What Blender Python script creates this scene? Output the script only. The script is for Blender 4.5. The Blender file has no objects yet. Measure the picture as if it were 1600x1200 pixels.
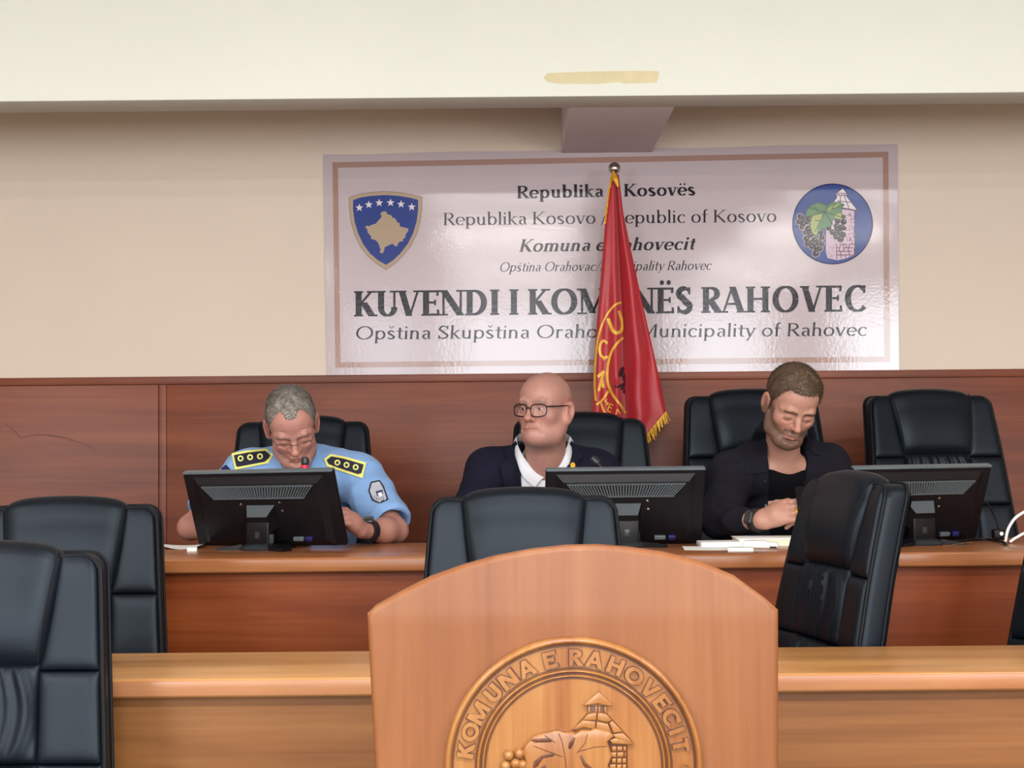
import bpy, bmesh, math, random
import numpy as np
from mathutils import Vector, Matrix, Euler
from mathutils.bvhtree import BVHTree
from mathutils.geometry import tessellate_polygon

scene = bpy.context.scene
col = scene.collection
R = math.radians
PI = math.pi
random.seed(7)

# ------------------------------------------------------------------ camera
FPX = 2311.0                      # focal length in pixels of the 1600x1200 frame
CAMZ = 1.40
PITCH = math.atan(80 / FPX)
ROLL = R(0.52)
_f = Vector((0, math.cos(PITCH), math.sin(PITCH)))
_u0 = Vector((0, -math.sin(PITCH), math.cos(PITCH)))
_r0 = Vector((1, 0, 0))
_u = _u0 * math.cos(ROLL) + _r0 * math.sin(ROLL)
_r = _r0 * math.cos(ROLL) - _u0 * math.sin(ROLL)
cam_d = bpy.data.cameras.new('camera')
cam_d.sensor_width = 36
cam_d.lens = FPX / 1600 * 36
cam = bpy.data.objects.new('camera', cam_d)
col.objects.link(cam)
cam.matrix_world = Matrix(((_r.x, _u.x, -_f.x, 0), (_r.y, _u.y, -_f.y, 0), (_r.z, _u.z, -_f.z, CAMZ), (0, 0, 0, 1)))
scene.camera = cam


def P(px, py, Y):
    """world point at depth Y that stands at pixel px, py of the 1600x1200 photograph"""
    d = _f + _r * ((px - 800) / FPX) + _u * ((600 - py) / FPX)
    d = d * (Y / d.y)
    return Vector((d.x, d.y, d.z + CAMZ))


def ray(px, py):
    d = _f + _r * ((px - 800) / FPX) + _u * ((600 - py) / FPX)
    return Vector((0, 0, CAMZ)), d.normalized()


# ------------------------------------------------------------------ light
w = bpy.data.worlds.new('world')
scene.world = w
w.use_nodes = True
w.node_tree.nodes['Background'].inputs[0].default_value = (0.75, 0.85, 1.0, 1)
w.node_tree.nodes['Background'].inputs[1].default_value = 1.0
scene.view_settings.view_transform = 'Standard'
scene.view_settings.look = 'None'
scene.view_settings.gamma = 1.0
scene.view_settings.use_curve_mapping = False
scene.view_settings.exposure = 0.93
scene.cycles.use_denoising = True
scene.cycles.max_bounces = 8
scene.cycles.diffuse_bounces = 4
scene.cycles.caustics_reflective = False
scene.cycles.caustics_refractive = False

REAR = -4.0
WINDOWS = [(-1.80, -1.00), (-0.70, 0.86), (1.78, 2.85), (-4.2, -2.7), (3.6, 4.9)]   # daylight openings in the wall behind the camera
WZ0, WZ1 = 0.95, 2.86


def area(name, loc, rot, sx, sy, power, color):
    l = bpy.data.lights.new(name, 'AREA')
    l.shape = 'RECTANGLE'
    l.size, l.size_y, l.energy, l.color = sx, sy, power, color
    o = bpy.data.objects.new(name, l)
    o.location, o.rotation_euler = loc, rot
    col.objects.link(o)
    return o


WPOW = [18, 38, 39, 50, 50]
for (x0, x1), pw in zip(WINDOWS, WPOW):
    area('window_daylight', ((x0 + x1) / 2, REAR - 0.02, (WZ0 + WZ1) / 2), (R(90), 0, 0), x1 - x0, WZ1 - WZ0, pw * (x1 - x0), (0.93, 0.97, 1.0))
FILL_LAMPS = [(-2.4, -1.9), (0.0, -1.9), (2.4, -1.9), (-2.4, 0.7), (0.0, 0.7), (2.4, 0.7), (-2.4, 2.5), (0.0, 2.5), (2.4, 2.5)]  # unseen lamps added to brighten the hall; its real light is daylight
FILL_W = [46, 46, 46, 40, 40, 40, 11, 11, 11]
for (lx, ly), lw in zip(FILL_LAMPS, FILL_W):
    area('fill_lamp_light', (lx, ly, 2.985), (0, 0, 0), 1.1, 0.24, lw, (1.0, 0.985, 0.955))


# ------------------------------------------------------------------ scene bookkeeping
def tag(o, label=None, cat=None, group=None, kind=None):
    if label: o['label'] = label
    if cat: o['category'] = cat
    if group: o['group'] = group
    if kind: o['kind'] = kind
    return o


def thing(name, label, cat, loc=(0, 0, 0), rotz=0, group=None):
    o = bpy.data.objects.new(name, None)
    o.empty_display_size = 0.1
    col.objects.link(o)
    o.location = loc
    o.rotation_euler = (0, 0, rotz)
    return tag(o, label, cat, group)


def link(name, me, parent=None, mat=None, loc=None):
    o = bpy.data.objects.new(name, me)
    col.objects.link(o)
    if mat is not None and len(me.materials) == 0:
        me.materials.append(mat)
    if parent is not None: o.parent = parent
    if loc is not None: o.location = loc
    return o


def copy_tree(o, parent=None):
    c = o.copy()
    col.objects.link(c)
    c.parent = parent
    for ch in list(o.children):
        copy_tree(ch, c)
    return c


class MB:
    """collects faces of one mesh"""
    def __init__(self):
        self.v, self.f, self.mi = [], [], []

    def add(self, vs, fs, m=0):
        n = len(self.v)
        self.v += [tuple(p) for p in vs]
        self.f += [tuple(i + n for i in q) for q in fs]
        self.mi += [m] * len(fs)
        return self

    def box(self, x0, x1, y0, y1, z0, z1, m=0):
        vs = [(x, y, z) for z in (z0, z1) for y in (y0, y1) for x in (x0, x1)]
        return self.add(vs, [(0, 2, 3, 1), (4, 5, 7, 6), (0, 1, 5, 4), (2, 6, 7, 3), (0, 4, 6, 2), (1, 3, 7, 5)], m)

    def rbox(self, x0, x1, y0, y1, z0, z1, r=0.01, m=0, M=None):
        bm = bmesh.new()
        bmesh.ops.create_cube(bm, size=1)
        bmesh.ops.scale(bm, vec=(x1 - x0, y1 - y0, z1 - z0), verts=bm.verts)
        bmesh.ops.translate(bm, vec=((x0 + x1) / 2, (y0 + y1) / 2, (z0 + z1) / 2), verts=bm.verts)
        r = min(r, 0.49 * min(x1 - x0, y1 - y0, z1 - z0))
        bmesh.ops.bevel(bm, geom=bm.edges[:], offset=r, segments=3, profile=0.5, affect='EDGES')
        if M is not None: bmesh.ops.transform(bm, matrix=M, verts=bm.verts)
        return self.bm(bm, m)

    def bm(self, bm, m=0):
        bm.verts.index_update()
        self.add([v.co for v in bm.verts], [[v.index for v in f.verts] for f in bm.faces], m)
        bm.free()
        return self

    def tube(self, pts, r, seg=10, m=0, caps=True):
        pts = [Vector(p) for p in pts]
        rs = r if isinstance(r, (list, tuple)) else [r] * len(pts)
        vs, fs = [], []
        prev = None
        for i, p in enumerate(pts):
            t = (pts[min(i + 1, len(pts) - 1)] - pts[max(i - 1, 0)]).normalized()
            if prev is None:
                a = t.orthogonal().normalized()
            else:
                a = (prev - t * prev.dot(t)).normalized()
            prev = a
            b = t.cross(a)
            for k in range(seg):
                an = 2 * PI * k / seg
                vs.append(p + (a * math.cos(an) + b * math.sin(an)) * rs[i])
        for i in range(len(pts) - 1):
            for k in range(seg):
                k2 = (k + 1) % seg
                fs.append((i * seg + k, i * seg + k2, (i + 1) * seg + k2, (i + 1) * seg + k))
        if caps:
            fs.append(tuple(range(seg))[::-1])
            fs.append(tuple((len(pts) - 1) * seg + k for k in range(seg)))
        return self.add(vs, fs, m)

    def lathe(self, prof, seg=24, c=(0, 0, 0), m=0, M=None):
        vs, fs = [], []
        for (r_, z_) in prof:
            for k in range(seg):
                a = 2 * PI * k / seg
                p = Vector((r_ * math.cos(a), r_ * math.sin(a), z_))
                if M is not None: p = M @ p
                vs.append(p + Vector(c))
        n = len(prof)
        for i in range(n - 1):
            for k in range(seg):
                k2 = (k + 1) % seg
                fs.append((i * seg + k, i * seg + k2, (i + 1) * seg + k2, (i + 1) * seg + k))
        fs.append(tuple(range(seg))[::-1])
        fs.append(tuple((n - 1) * seg + k for k in range(seg)))
        return self.add(vs, fs, m)

    def sphere(self, c, r, seg=16, rings=10, m=0, M=None):
        rx, ry, rz = r if isinstance(r, (tuple, list)) else (r, r, r)
        vs, fs = [], []
        for i in range(rings + 1):
            th = PI * i / rings
            for k in range(seg):
                a = 2 * PI * k / seg
                p = Vector((rx * math.sin(th) * math.cos(a), ry * math.sin(th) * math.sin(a), -rz * math.cos(th)))
                if M is not None: p = M @ p
                vs.append(p + Vector(c))
        for i in range(rings):
            for k in range(seg):
                k2 = (k + 1) % seg
                fs.append((i * seg + k, i * seg + k2, (i + 1) * seg + k2, (i + 1) * seg + k))
        return self.add(vs, fs, m)

    def prism(self, poly, fn0, fn1, m=0):
        """polygon (2d) with front points fn0(p) and back points fn1(p)"""
        n = len(poly)
        tris = tessellate_polygon([[Vector((p[0], p[1], 0)) for p in poly]])
        vs = [fn0(p) for p in poly] + [fn1(p) for p in poly]
        fs = [tuple(t) for t in tris] + [tuple(i + n for i in t)[::-1] for t in tris]
        fs += [(i, (i + 1) % n, n + (i + 1) % n, n + i) for i in range(n)]
        return self.add(vs, fs, m)

    def grid(self, rows, m=0, closed_u=False):
        nv, nu = len(rows), len(rows[0])
        vs = [p for r_ in rows for p in r_]
        fs = []
        for j in range(nv - 1):
            for i in range(nu if closed_u else nu - 1):
                i2 = (i + 1) % nu
                fs.append((j * nu + i, j * nu + i2, (j + 1) * nu + i2, (j + 1) * nu + i))
        return self.add(vs, fs, m)

    def mesh(self, name, mats, smooth=True, angle=40, recalc=True):
        me = bpy.data.meshes.new(name)
        me.from_pydata(self.v, [], self.f)
        if not isinstance(mats, (list, tuple)): mats = [mats]
        for m in mats: me.materials.append(m)
        if len(mats) > 1: me.polygons.foreach_set('material_index', self.mi)
        bm = bmesh.new()
        bm.from_mesh(me)
        bmesh.ops.remove_doubles(bm, verts=bm.verts, dist=1e-6)
        bmesh.ops.dissolve_degenerate(bm, dist=1e-7, edges=bm.edges)
        if recalc: bmesh.ops.recalc_face_normals(bm, faces=bm.faces)
        bm.to_mesh(me)
        bm.free()
        if smooth:
            me.polygons.foreach_set('use_smooth', [True] * len(me.polygons))
            me.set_sharp_from_angle(angle=R(angle))
        return me

    def build(self, name, mats, parent=None, smooth=True, angle=40, loc=None, recalc=True):
        return link(name, self.mesh(name, mats, smooth, angle, recalc), parent, None, loc)


# ------------------------------------------------------------------ materials
def _nodes(name):
    m = bpy.data.materials.new(name)
    m.use_nodes = True
    nt = m.node_tree
    return m, nt, nt.nodes['Principled BSDF']


def ramp(nt, fac, stops):
    r_ = nt.nodes.new('ShaderNodeValToRGB')
    el = r_.color_ramp.elements
    while len(el) < len(stops): el.new(0.5)
    for e, (p, c) in zip(el, stops):
        e.position = p
        e.color = (*c, 1)
    nt.links.new(fac, r_.inputs[0])
    return r_.outputs[0]


def noise(nt, scale, detail=3, rough=0.5, stretch=(1, 1, 1), coord='Object', dist=0.0):
    tc = nt.nodes.new('ShaderNodeTexCoord')
    mp = nt.nodes.new('ShaderNodeMapping')
    mp.inputs['Scale'].default_value = stretch
    nt.links.new(tc.outputs[coord], mp.inputs[0])
    n = nt.nodes.new('ShaderNodeTexNoise')
    n.inputs['Scale'].default_value = scale
    n.inputs['Detail'].default_value = detail
    n.inputs['Roughness'].default_value = rough
    n.inputs['Distortion'].default_value = dist
    nt.links.new(mp.outputs[0], n.inputs[0])
    return n.outputs[0]


def bump(nt, b, h, strength, dist=0.002):
    bn = nt.nodes.new('ShaderNodeBump')
    bn.inputs['Strength'].default_value = strength
    bn.inputs['Distance'].default_value = dist
    nt.links.new(h, bn.inputs['Height'])
    nt.links.new(bn.outputs[0], b.inputs['Normal'])


def mul(c, k):
    return tuple(min(1, x * k) for x in c)


def srgb(r_, g, b):
    def f(x):
        x /= 255
        return x / 12.92 if x <= 0.04045 else ((x + 0.055) / 1.055) ** 2.4
    return (f(r_), f(g), f(b))


def plain(name, c, rough=0.5, metal=0.0, var=0.08, vscale=6, bmp=None, spec=0.5, coat=0.0, sheen=0.0, stretch=(1, 1, 1)):
    m, nt, b = _nodes(name)
    b.inputs['Roughness'].default_value = rough
    b.inputs['Metallic'].default_value = metal
    b.inputs['Specular IOR Level'].default_value = spec
    b.inputs['Coat Weight'].default_value = coat
    b.inputs['Coat Roughness'].default_value = 0.15
    b.inputs['Sheen Weight'].default_value = sheen
    n = noise(nt, vscale, 4, 0.55, stretch)
    nt.links.new(ramp(nt, n, [(0.3, mul(c, 1 - var)), (0.7, mul(c, 1 + var))]), b.inputs['Base Color'])
    if bmp: bump(nt, b, noise(nt, bmp[0], 3, 0.6, stretch), bmp[1], bmp[2] if len(bmp) > 2 else 0.002)
    return m


def wood(name, c_dark, c_mid, c_light, grain='x', rough=0.35, scale=1.0, coat=0.15, spec=0.32):
    m, nt, b = _nodes(name)
    b.inputs['Roughness'].default_value = rough
    b.inputs['Coat Weight'].default_value = coat
    b.inputs['Coat Roughness'].default_value = 0.25
    b.inputs['Specular IOR Level'].default_value = spec
    s1, s2 = (0.7 * scale, 9 * scale, 9 * scale), (2.2 * scale, 90 * scale, 90 * scale)
    if grain == 'z': s1, s2 = (s1[1], s1[2], s1[0]), (s2[1], s2[2], s2[0])
    n1 = noise(nt, 1.0, 4, 0.55, s1, dist=0.6)
    n2 = noise(nt, 1.0, 3, 0.6, s2, dist=0.2)
    mx = nt.nodes.new('ShaderNodeMath')
    mx.operation = 'MULTIPLY_ADD'
    nt.links.new(n2, mx.inputs[0])
    mx.inputs[1].default_value = 0.35
    nt.links.new(n1, mx.inputs[2])
    nt.links.new(ramp(nt, mx.outputs[0], [(0.42, c_dark), (0.66, c_mid), (0.92, c_light)]), b.inputs['Base Color'])
    bump(nt, b, n2, 0.04, 0.001)
    return m


M = {}
M['wall'] = plain('wall_paint_beige', srgb(217, 202, 187), 0.85, var=0.025, vscale=1.3, bmp=(260, 0.12, 0.001))
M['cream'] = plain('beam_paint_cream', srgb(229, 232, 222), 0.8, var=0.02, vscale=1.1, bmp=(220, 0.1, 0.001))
M['mauve'] = plain('soffit_shade_tint', srgb(216, 206, 206), 0.85, var=0.02, vscale=1.3)  # mauve shade of the beam undersides put into the colour
M['ceil'] = plain('ceiling_paint', srgb(238, 235, 226), 0.9, var=0.02)
M['floor'] = plain('floor_carpet', srgb(112, 102, 94), 0.95, var=0.12, vscale=30, bmp=(400, 0.4))
M['panelwood'] = wood('wainscot_wood', srgb(96, 45, 25), srgb(119, 58, 34), srgb(135, 72, 44), 'x', 0.42, 1.0, 0.08, 0.25)
M['deskwood'] = wood('desk_wood', srgb(128, 76, 40), srgb(154, 96, 57), srgb(177, 119, 76), 'x', 0.30, 1.0, 0.3)
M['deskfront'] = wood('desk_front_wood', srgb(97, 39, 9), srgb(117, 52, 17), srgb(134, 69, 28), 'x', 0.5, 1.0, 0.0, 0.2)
M['benchwood'] = wood('bench_wood', srgb(144, 98, 52), srgb(172, 122, 70), srgb(192, 144, 92), 'x', 0.32, 1.0, 0.3)
M['lectern'] = wood('lectern_wood', srgb(106, 60, 31), srgb(120, 72, 39), srgb(132, 84, 49), 'z', 0.4, 1.0, 0.05)
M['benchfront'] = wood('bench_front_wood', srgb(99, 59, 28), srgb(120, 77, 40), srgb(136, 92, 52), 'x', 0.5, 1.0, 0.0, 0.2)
M['edge'] = wood('edge_band_wood', srgb(145, 92, 57), srgb(163, 112, 75), srgb(176, 128, 92), 'x', 0.3, 1.0, 0.3)
M['pine'] = wood('carved_pine', srgb(114, 63, 24), srgb(138, 89, 43), srgb(153, 109, 60), 'z', 0.3, 1.6, 0.4)
M['pine_dark'] = wood('carved_pine_stained', srgb(59, 25, 7), srgb(81, 39, 13), srgb(104, 56, 22), 'z', 0.4, 1.6, 0.3)
M['leather'] = plain('black_leather', (0.0036, 0.0052, 0.0085), 0.42, var=0.2, vscale=5, bmp=(420, 0.16, 0.001), spec=0.26, coat=0.0)
M['leather'].node_tree.nodes['Principled BSDF'].inputs['Specular Tint'].default_value = (0.72, 0.86, 1.0, 1)
M['piping'] = plain('leather_piping', (0.006, 0.007, 0.009), 0.5, var=0.1, spec=0.12)
M['plastic'] = plain('black_plastic', (0.0055, 0.0045, 0.006), 0.38, var=0.1, bmp=(500, 0.05), spec=0.22)
M['plastic_gloss'] = plain('glossy_dark_plastic', (0.022, 0.025, 0.03), 0.25, var=0.1, spec=0.35)
M['strip'] = plain('sheen_tinted_plastic', (0.10, 0.125, 0.14), 0.3, var=0.1)  # pale grey blue stands in for window reflection on the monitor tops
M['grille'] = plain('grey_grille_plastic', (0.075, 0.090, 0.10), 0.4, var=0.1)
M['screen'] = plain('dark_screen', (0.01, 0.01, 0.012), 0.12, var=0.05)
M['chrome'] = plain('brushed_metal', (0.45, 0.44, 0.42), 0.25, 1.0, var=0.1)
M['white_paper'] = plain('white_paper', srgb(240, 240, 238), 0.7, var=0.02)
M['page_cream'] = plain('cream_pages', srgb(232, 222, 196), 0.75, var=0.05, vscale=300, stretch=(0.01, 0.01, 1))
M['white_plastic'] = plain('white_plastic', srgb(236, 238, 236), 0.35, var=0.02)
M['tape'] = plain('masking_tape', srgb(216, 205, 165), 0.6, var=0.06, vscale=14)
M['gold'] = plain('gold_thread', srgb(226, 170, 44), 0.45, 0.25, var=0.25, vscale=160)
M['dull_brass'] = plain('dull_brass_wire', srgb(150, 112, 66), 0.5, 0.4)
M['red_ring'] = plain('red_ring_plastic', srgb(226, 28, 74), 0.35)
M['blue_plug'] = plain('blue_plug_plastic', srgb(24, 26, 80), 0.4)
M['dark_metal'] = plain('dark_metal', (0.03, 0.03, 0.033), 0.4, 0.6)
M['glass'] = None


def lens_glass():
    m, nt, b = _nodes('spectacle_lens')
    out = nt.nodes['Material Output']
    tr = nt.nodes.new('ShaderNodeBsdfTransparent')
    gl = nt.nodes.new('ShaderNodeBsdfGlossy')
    gl.inputs['Roughness'].default_value = 0.03
    mx = nt.nodes.new('ShaderNodeMixShader')
    mx.inputs[0].default_value = 0.05
    nt.links.new(tr.outputs[0], mx.inputs[1])
    nt.links.new(gl.outputs[0], mx.inputs[2])
    nt.links.new(mx.outputs[0], out.inputs[0])
    return m


M['glass'] = lens_glass()


def col_attr(name, rough=0.5, spec=0.5, sss=0.0, var=0.06, vscale=60, bmp=None, sheen=0.0):
    """material whose base colour comes from the mesh's own colour attribute"""
    m, nt, b = _nodes(name)
    at = nt.nodes.new('ShaderNodeAttribute')
    at.attribute_name = 'Col'
    n = noise(nt, vscale, 4, 0.6)
    v = ramp(nt, n, [(0.3, (1 - var,) * 3), (0.7, (1 + var * 0.0,) * 3)])
    mx = nt.nodes.new('ShaderNodeMix')
    mx.data_type = 'RGBA'
    mx.blend_type = 'MULTIPLY'
    mx.inputs[0].default_value = 1.0
    nt.links.new(at.outputs['Color'], mx.inputs[6])
    nt.links.new(v, mx.inputs[7])
    nt.links.new(mx.outputs[2], b.inputs['Base Color'])
    b.inputs['Roughness'].default_value = rough
    b.inputs['Specular IOR Level'].default_value = spec
    b.inputs['Sheen Weight'].default_value = sheen
    if sss:
        b.inputs['Subsurface Weight'].default_value = sss
        b.inputs['Subsurface Radius'].default_value = (0.010, 0.004, 0.002)
        b.inputs['Subsurface Scale'].default_value = 0.6
    if bmp: bump(nt, b, noise(nt, bmp[0], 3, 0.6), bmp[1], bmp[2])
    return m


M['skin'] = col_attr('skin', 0.48, 0.45, 0.12, 0.10, 90, (500, 0.12, 0.0006))
M['hair'] = col_attr('hair', 0.55, 0.35, 0, 0.25, 300)
# ------------------------------------------------------------------ room shell
WY = 6.13            # plane of the end wall
RAILZ = P(800, 584, WY).z
BEAMZ = 2.572
CEILZ = 3.05
XW = 5.2


def struct(name, mb, mat, parent=None, smooth=False, label=None):
    o = mb.build(name, mat, parent, smooth)
    if parent is None:
        o['kind'] = 'structure'
        if label: o['label'] = label
    return o


struct('floor', MB().box(-XW, XW, REAR, WY + 0.15, -0.1, 0.0), M['floor'])
o = struct('platform', MB().box(-XW, XW, 2.86, 4.02, 0.0, 0.17), M['floor'])
o = struct('platform', MB().box(-XW, XW, 4.02, WY, 0.0, 0.33), M['floor'])
struct('ceiling', MB().box(-XW, XW, REAR, WY + 0.15, CEILZ, CEILZ + 0.1), M['ceil'])
wall = struct('wall_back', MB().box(-XW, XW, WY, WY + 0.15, 0.0, CEILZ), M['wall'])
struct('wall_left', MB().box(-XW - 0.15, -XW, REAR - 0.15, WY + 0.15, 0.0, CEILZ), M['wall'])
struct('wall_right', MB().box(XW, XW + 0.15, REAR - 0.15, WY + 0.15, 0.0, CEILZ), M['wall'])
mb = MB()
xs = sorted(WINDOWS)
mb.box(-XW, XW, REAR - 0.15, REAR, 0, WZ0).box(-XW, XW, REAR - 0.15, REAR, WZ1, CEILZ)
edges = [-XW] + [e for wn in xs for e in wn] + [XW]
for a, b in zip(edges[0::2], edges[1::2]):
    mb.box(a, b, REAR - 0.15, REAR, WZ0, WZ1)
struct('wall_rear', mb, M['wall'])
for i, (x0, x1) in enumerate(xs):
    mb = MB()
    t = 0.045
    for bx in ((x0, x0 + t, WZ0, WZ1), (x1 - t, x1, WZ0, WZ1), (x0, x1, WZ0, WZ0 + t), (x0, x1, WZ1 - t, WZ1)):
        mb.box(bx[0], bx[1], REAR - 0.14, REAR - 0.08, bx[2], bx[3])
    struct('window_%d' % (i + 1), mb, M['white_plastic'])

# wainscot: two wide boards, the narrow strip between them and the cap rail
xs0, xs1 = P(250, 700, WY).x, P(262, 700, WY).x
for x0, x1, th in ((-XW, xs0 - 0.0015, 0.022), (xs0 + 0.0015, xs1, 0.024), (xs1 + 0.001, XW, 0.022)):
    MB().rbox(x0, x1, WY - th, WY + 0.002, 0.33, RAILZ - 0.0335, 0.0012).build('panel', M['panelwood'], wall)
M['scuff'] = plain('scuffed_wood', srgb(104, 50, 30), 0.5, var=0.1)
scuffed = wall.children[0]
for pts_, wd_ in (([(6, 660), (20, 671), (30, 682), (36, 685)], 3.2), ([(34, 684), (52, 680), (72, 679.5), (100, 684), (128, 692), (146, 701), (155, 705.5)], 3.0)):
    mb = MB()
    n_ = len(pts_)
    top_ = [P(x, y - wd_ / 2 * math.sin(PI * (0.15 + 0.75 * i / (n_ - 1))), WY - 0.0224) for i, (x, y) in enumerate(pts_)]
    bot_ = [P(x, y + wd_ / 2 * math.sin(PI * (0.15 + 0.75 * i / (n_ - 1))), WY - 0.0224) for i, (x, y) in enumerate(pts_)]
    mb.grid([top_, bot_])
    mb.build('scuff_mark', M['scuff'], scuffed, False)
t = MB().rbox(-XW, XW, WY - 0.030, WY + 0.002, RAILZ - 0.032, RAILZ, 0.003).build('trim_1', M['panelwood'])
t['kind'] = 'structure'

# front beam across the hall and the short cross beam that runs on to the wall
BY0, BY1 = 5.09, 5.27
mb = MB().rbox(-XW, XW, BY0, BY1, BEAMZ, CEILZ + 0.02, 0.004)
beam = mb.build('ceiling_beam', M['cream'])
beam['kind'] = 'structure'
beam['label'] = 'wide cream painted beam across the top of the hall'
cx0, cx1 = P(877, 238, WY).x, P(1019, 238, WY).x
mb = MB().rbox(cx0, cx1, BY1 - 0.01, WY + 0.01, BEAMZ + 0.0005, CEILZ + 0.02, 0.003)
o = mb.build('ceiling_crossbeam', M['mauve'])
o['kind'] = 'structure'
o['label'] = 'short cross beam, lilac shade in its colour, between front beam and end wall'

# housings of the added fill lamps, on the ceiling in front of the beam
for i, (lx, ly) in enumerate(FILL_LAMPS):
    l = thing('fill_lamp', 'long white ceiling lamp added for fill, %s one of the row %s' % (('left', 'middle', 'right')[i % 3], ('farthest from the cream beam', 'before the lectern', 'above the lectern')[i // 3]), 'lamp', (lx, ly, CEILZ), 0, 'added fill lamps over the hall')
    MB().rbox(-0.62, 0.62, -0.15, 0.15, -0.055, 0.001, 0.008).build('housing', M['white_plastic'], l)

# strip of old masking tape on the beam
tp = [(849, 121), (856, 114), (880, 113), (930, 111.5), (1000, 110.5), (1029, 111), (1030, 116), (1026, 129), (990, 130), (975, 131), (968, 128), (930, 131.5), (870, 130.5), (855, 128)]
tp += []
mb = MB()
mb.prism(tp, lambda p: P(p[0], p[1], BY0 - 0.0012), lambda p: P(p[0], p[1], BY0 + 0.001))
tag(mb.build('masking_tape', M['tape'], None, False), 'torn strip of yellowed masking tape stuck on the cream beam', 'tape')

# ------------------------------------------------------------------ desks
def desk(name, label, y0, y1, zt, th, x0, x1, floor_z, topmat, frontmat, edgemat, over=0.03, splits=()):
    t = thing(name, label, 'desk', ((x0 + x1) / 2, y0, floor_z))
    ox, oy, oz = (x0 + x1) / 2, y0, floor_z
    MB().rbox(x0 - ox, x1 - ox, 0.0015, y1 - oy, zt - th - oz, zt - oz, 0.006).build('worktop', topmat, t)
    MB().rbox(x0 - ox, x1 - ox, -0.0012, 0.004, zt - th - oz + 0.004, zt - oz - 0.004, 0.002).build('edge_band', edgemat, t)
    cuts = [x0 + 0.02] + list(splits) + [x1 - 0.02]
    for a, b in zip(cuts[:-1], cuts[1:]):
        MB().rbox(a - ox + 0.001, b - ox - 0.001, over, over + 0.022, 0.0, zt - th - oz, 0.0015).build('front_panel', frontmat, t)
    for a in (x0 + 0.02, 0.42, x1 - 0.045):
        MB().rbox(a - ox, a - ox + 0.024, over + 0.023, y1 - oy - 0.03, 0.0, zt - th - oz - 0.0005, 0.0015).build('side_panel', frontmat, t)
    return t


DZ = 1.05
DY0, DY1 = 4.30, 4.87
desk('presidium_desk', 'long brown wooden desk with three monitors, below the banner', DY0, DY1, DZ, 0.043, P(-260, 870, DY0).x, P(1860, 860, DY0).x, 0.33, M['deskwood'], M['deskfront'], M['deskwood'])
BZ = 0.902
NY0, NY1 = 3.08, 3.46
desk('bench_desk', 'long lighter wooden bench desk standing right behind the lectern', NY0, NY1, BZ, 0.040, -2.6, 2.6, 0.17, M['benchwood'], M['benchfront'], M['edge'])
# ------------------------------------------------------------------ office chairs
TOPZ = 1.14


def ybk(z, x=0.0):
    """front face of the backrest (chair faces -y): reclined, a little hollow"""
    s = z - 0.50
    return 0.175 + 0.20 * s + 0.10 * max(0, s - 0.35) ** 1.5 - 0.25 * x * x


def hw_out(z):
    """half width of the whole back at height z"""
    top = TOPZ - 0.022
    wv = 0.236 + 0.038 * min(1, max(0, (top - z)) / 0.50) ** 0.9
    d = top - z
    rc = 0.035
    if d < rc: wv -= rc - math.sqrt(max(0, rc * rc - (rc - max(d, 0)) ** 2))
    return wv


def hw_in(z):
    s = (z - (TOPZ - 0.245)) / 0.245
    return 0.130 + 0.031 * min(1, max(0, s)) if s > 0 else 0.130 + 0.004 * min(1, -s * 2)


def cushion(xl, xr, z0, z1, puff, depth, nu=14, nv=14, wr=None, pw=6.0, inset=0.004):
    mb = MB()
    rows = []
    for j in range(nv + 1):
        v = j / nv
        z = z0 + (z1 - z0) * (0.5 - 0.5 * math.cos(PI * v)) if nv < 30 else z0 + (z1 - z0) * v
        row = []
        for i in range(nu + 1):
            u = 0.5 - 0.5 * math.cos(PI * i / nu) if nu < 30 else i / nu
            x = xl(z) + (xr(z) - xl(z)) * u
            e = max(0, 1 - abs(2 * u - 1) ** pw) ** 0.5 * max(0, 1 - abs(2 * (z - z0) / (z1 - z0) - 1) ** pw) ** 0.5
            y = ybk(z, x) - puff * e
            if wr: y -= wr(u, (z - z0) / (z1 - z0)) * e
            row.append((x, y, z))
        rows.append(row)
    mb.grid(rows)
    # side walls back into the shell
    ring = [rows[0][i] for i in range(nu + 1)] + [rows[j][nu] for j in range(1, nv + 1)] + [rows[nv][i] for i in range(nu - 1, -1, -1)] + [rows[j][0] for j in range(nv - 1, 0, -1)]
    back = [(p[0], p[1] + depth, p[2]) for p in ring]
    n = len(ring)
    mb.add(ring + back, [(i, (i + 1) % n, n + (i + 1) % n, n + i) for i in range(n)])
    return mb


def gathers(seed, top=True):
    rg = random.Random(seed)
    ks = [(rg.uniform(3, 5), rg.uniform(0, 6), 0.5), (rg.uniform(6, 8), rg.uniform(0, 6), 0.4), (rg.uniform(10, 13), rg.uniform(0, 6), 0.25)]

    def f(u, v):
        warp = 0.06 * math.sin(3 * v + seed) + (u - 0.5) * 0.5 * (v - 0.5) ** 2
        s = sum(a * (1 - abs(math.sin(PI * k * (u + warp) + p)) ** 0.7) for k, p, a in ks)
        fade = 0.25 + 0.75 * (abs(2 * v - 1) ** 1.2 if not top else v ** 0.8)
        return 0.021 * s * fade
    return f


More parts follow.
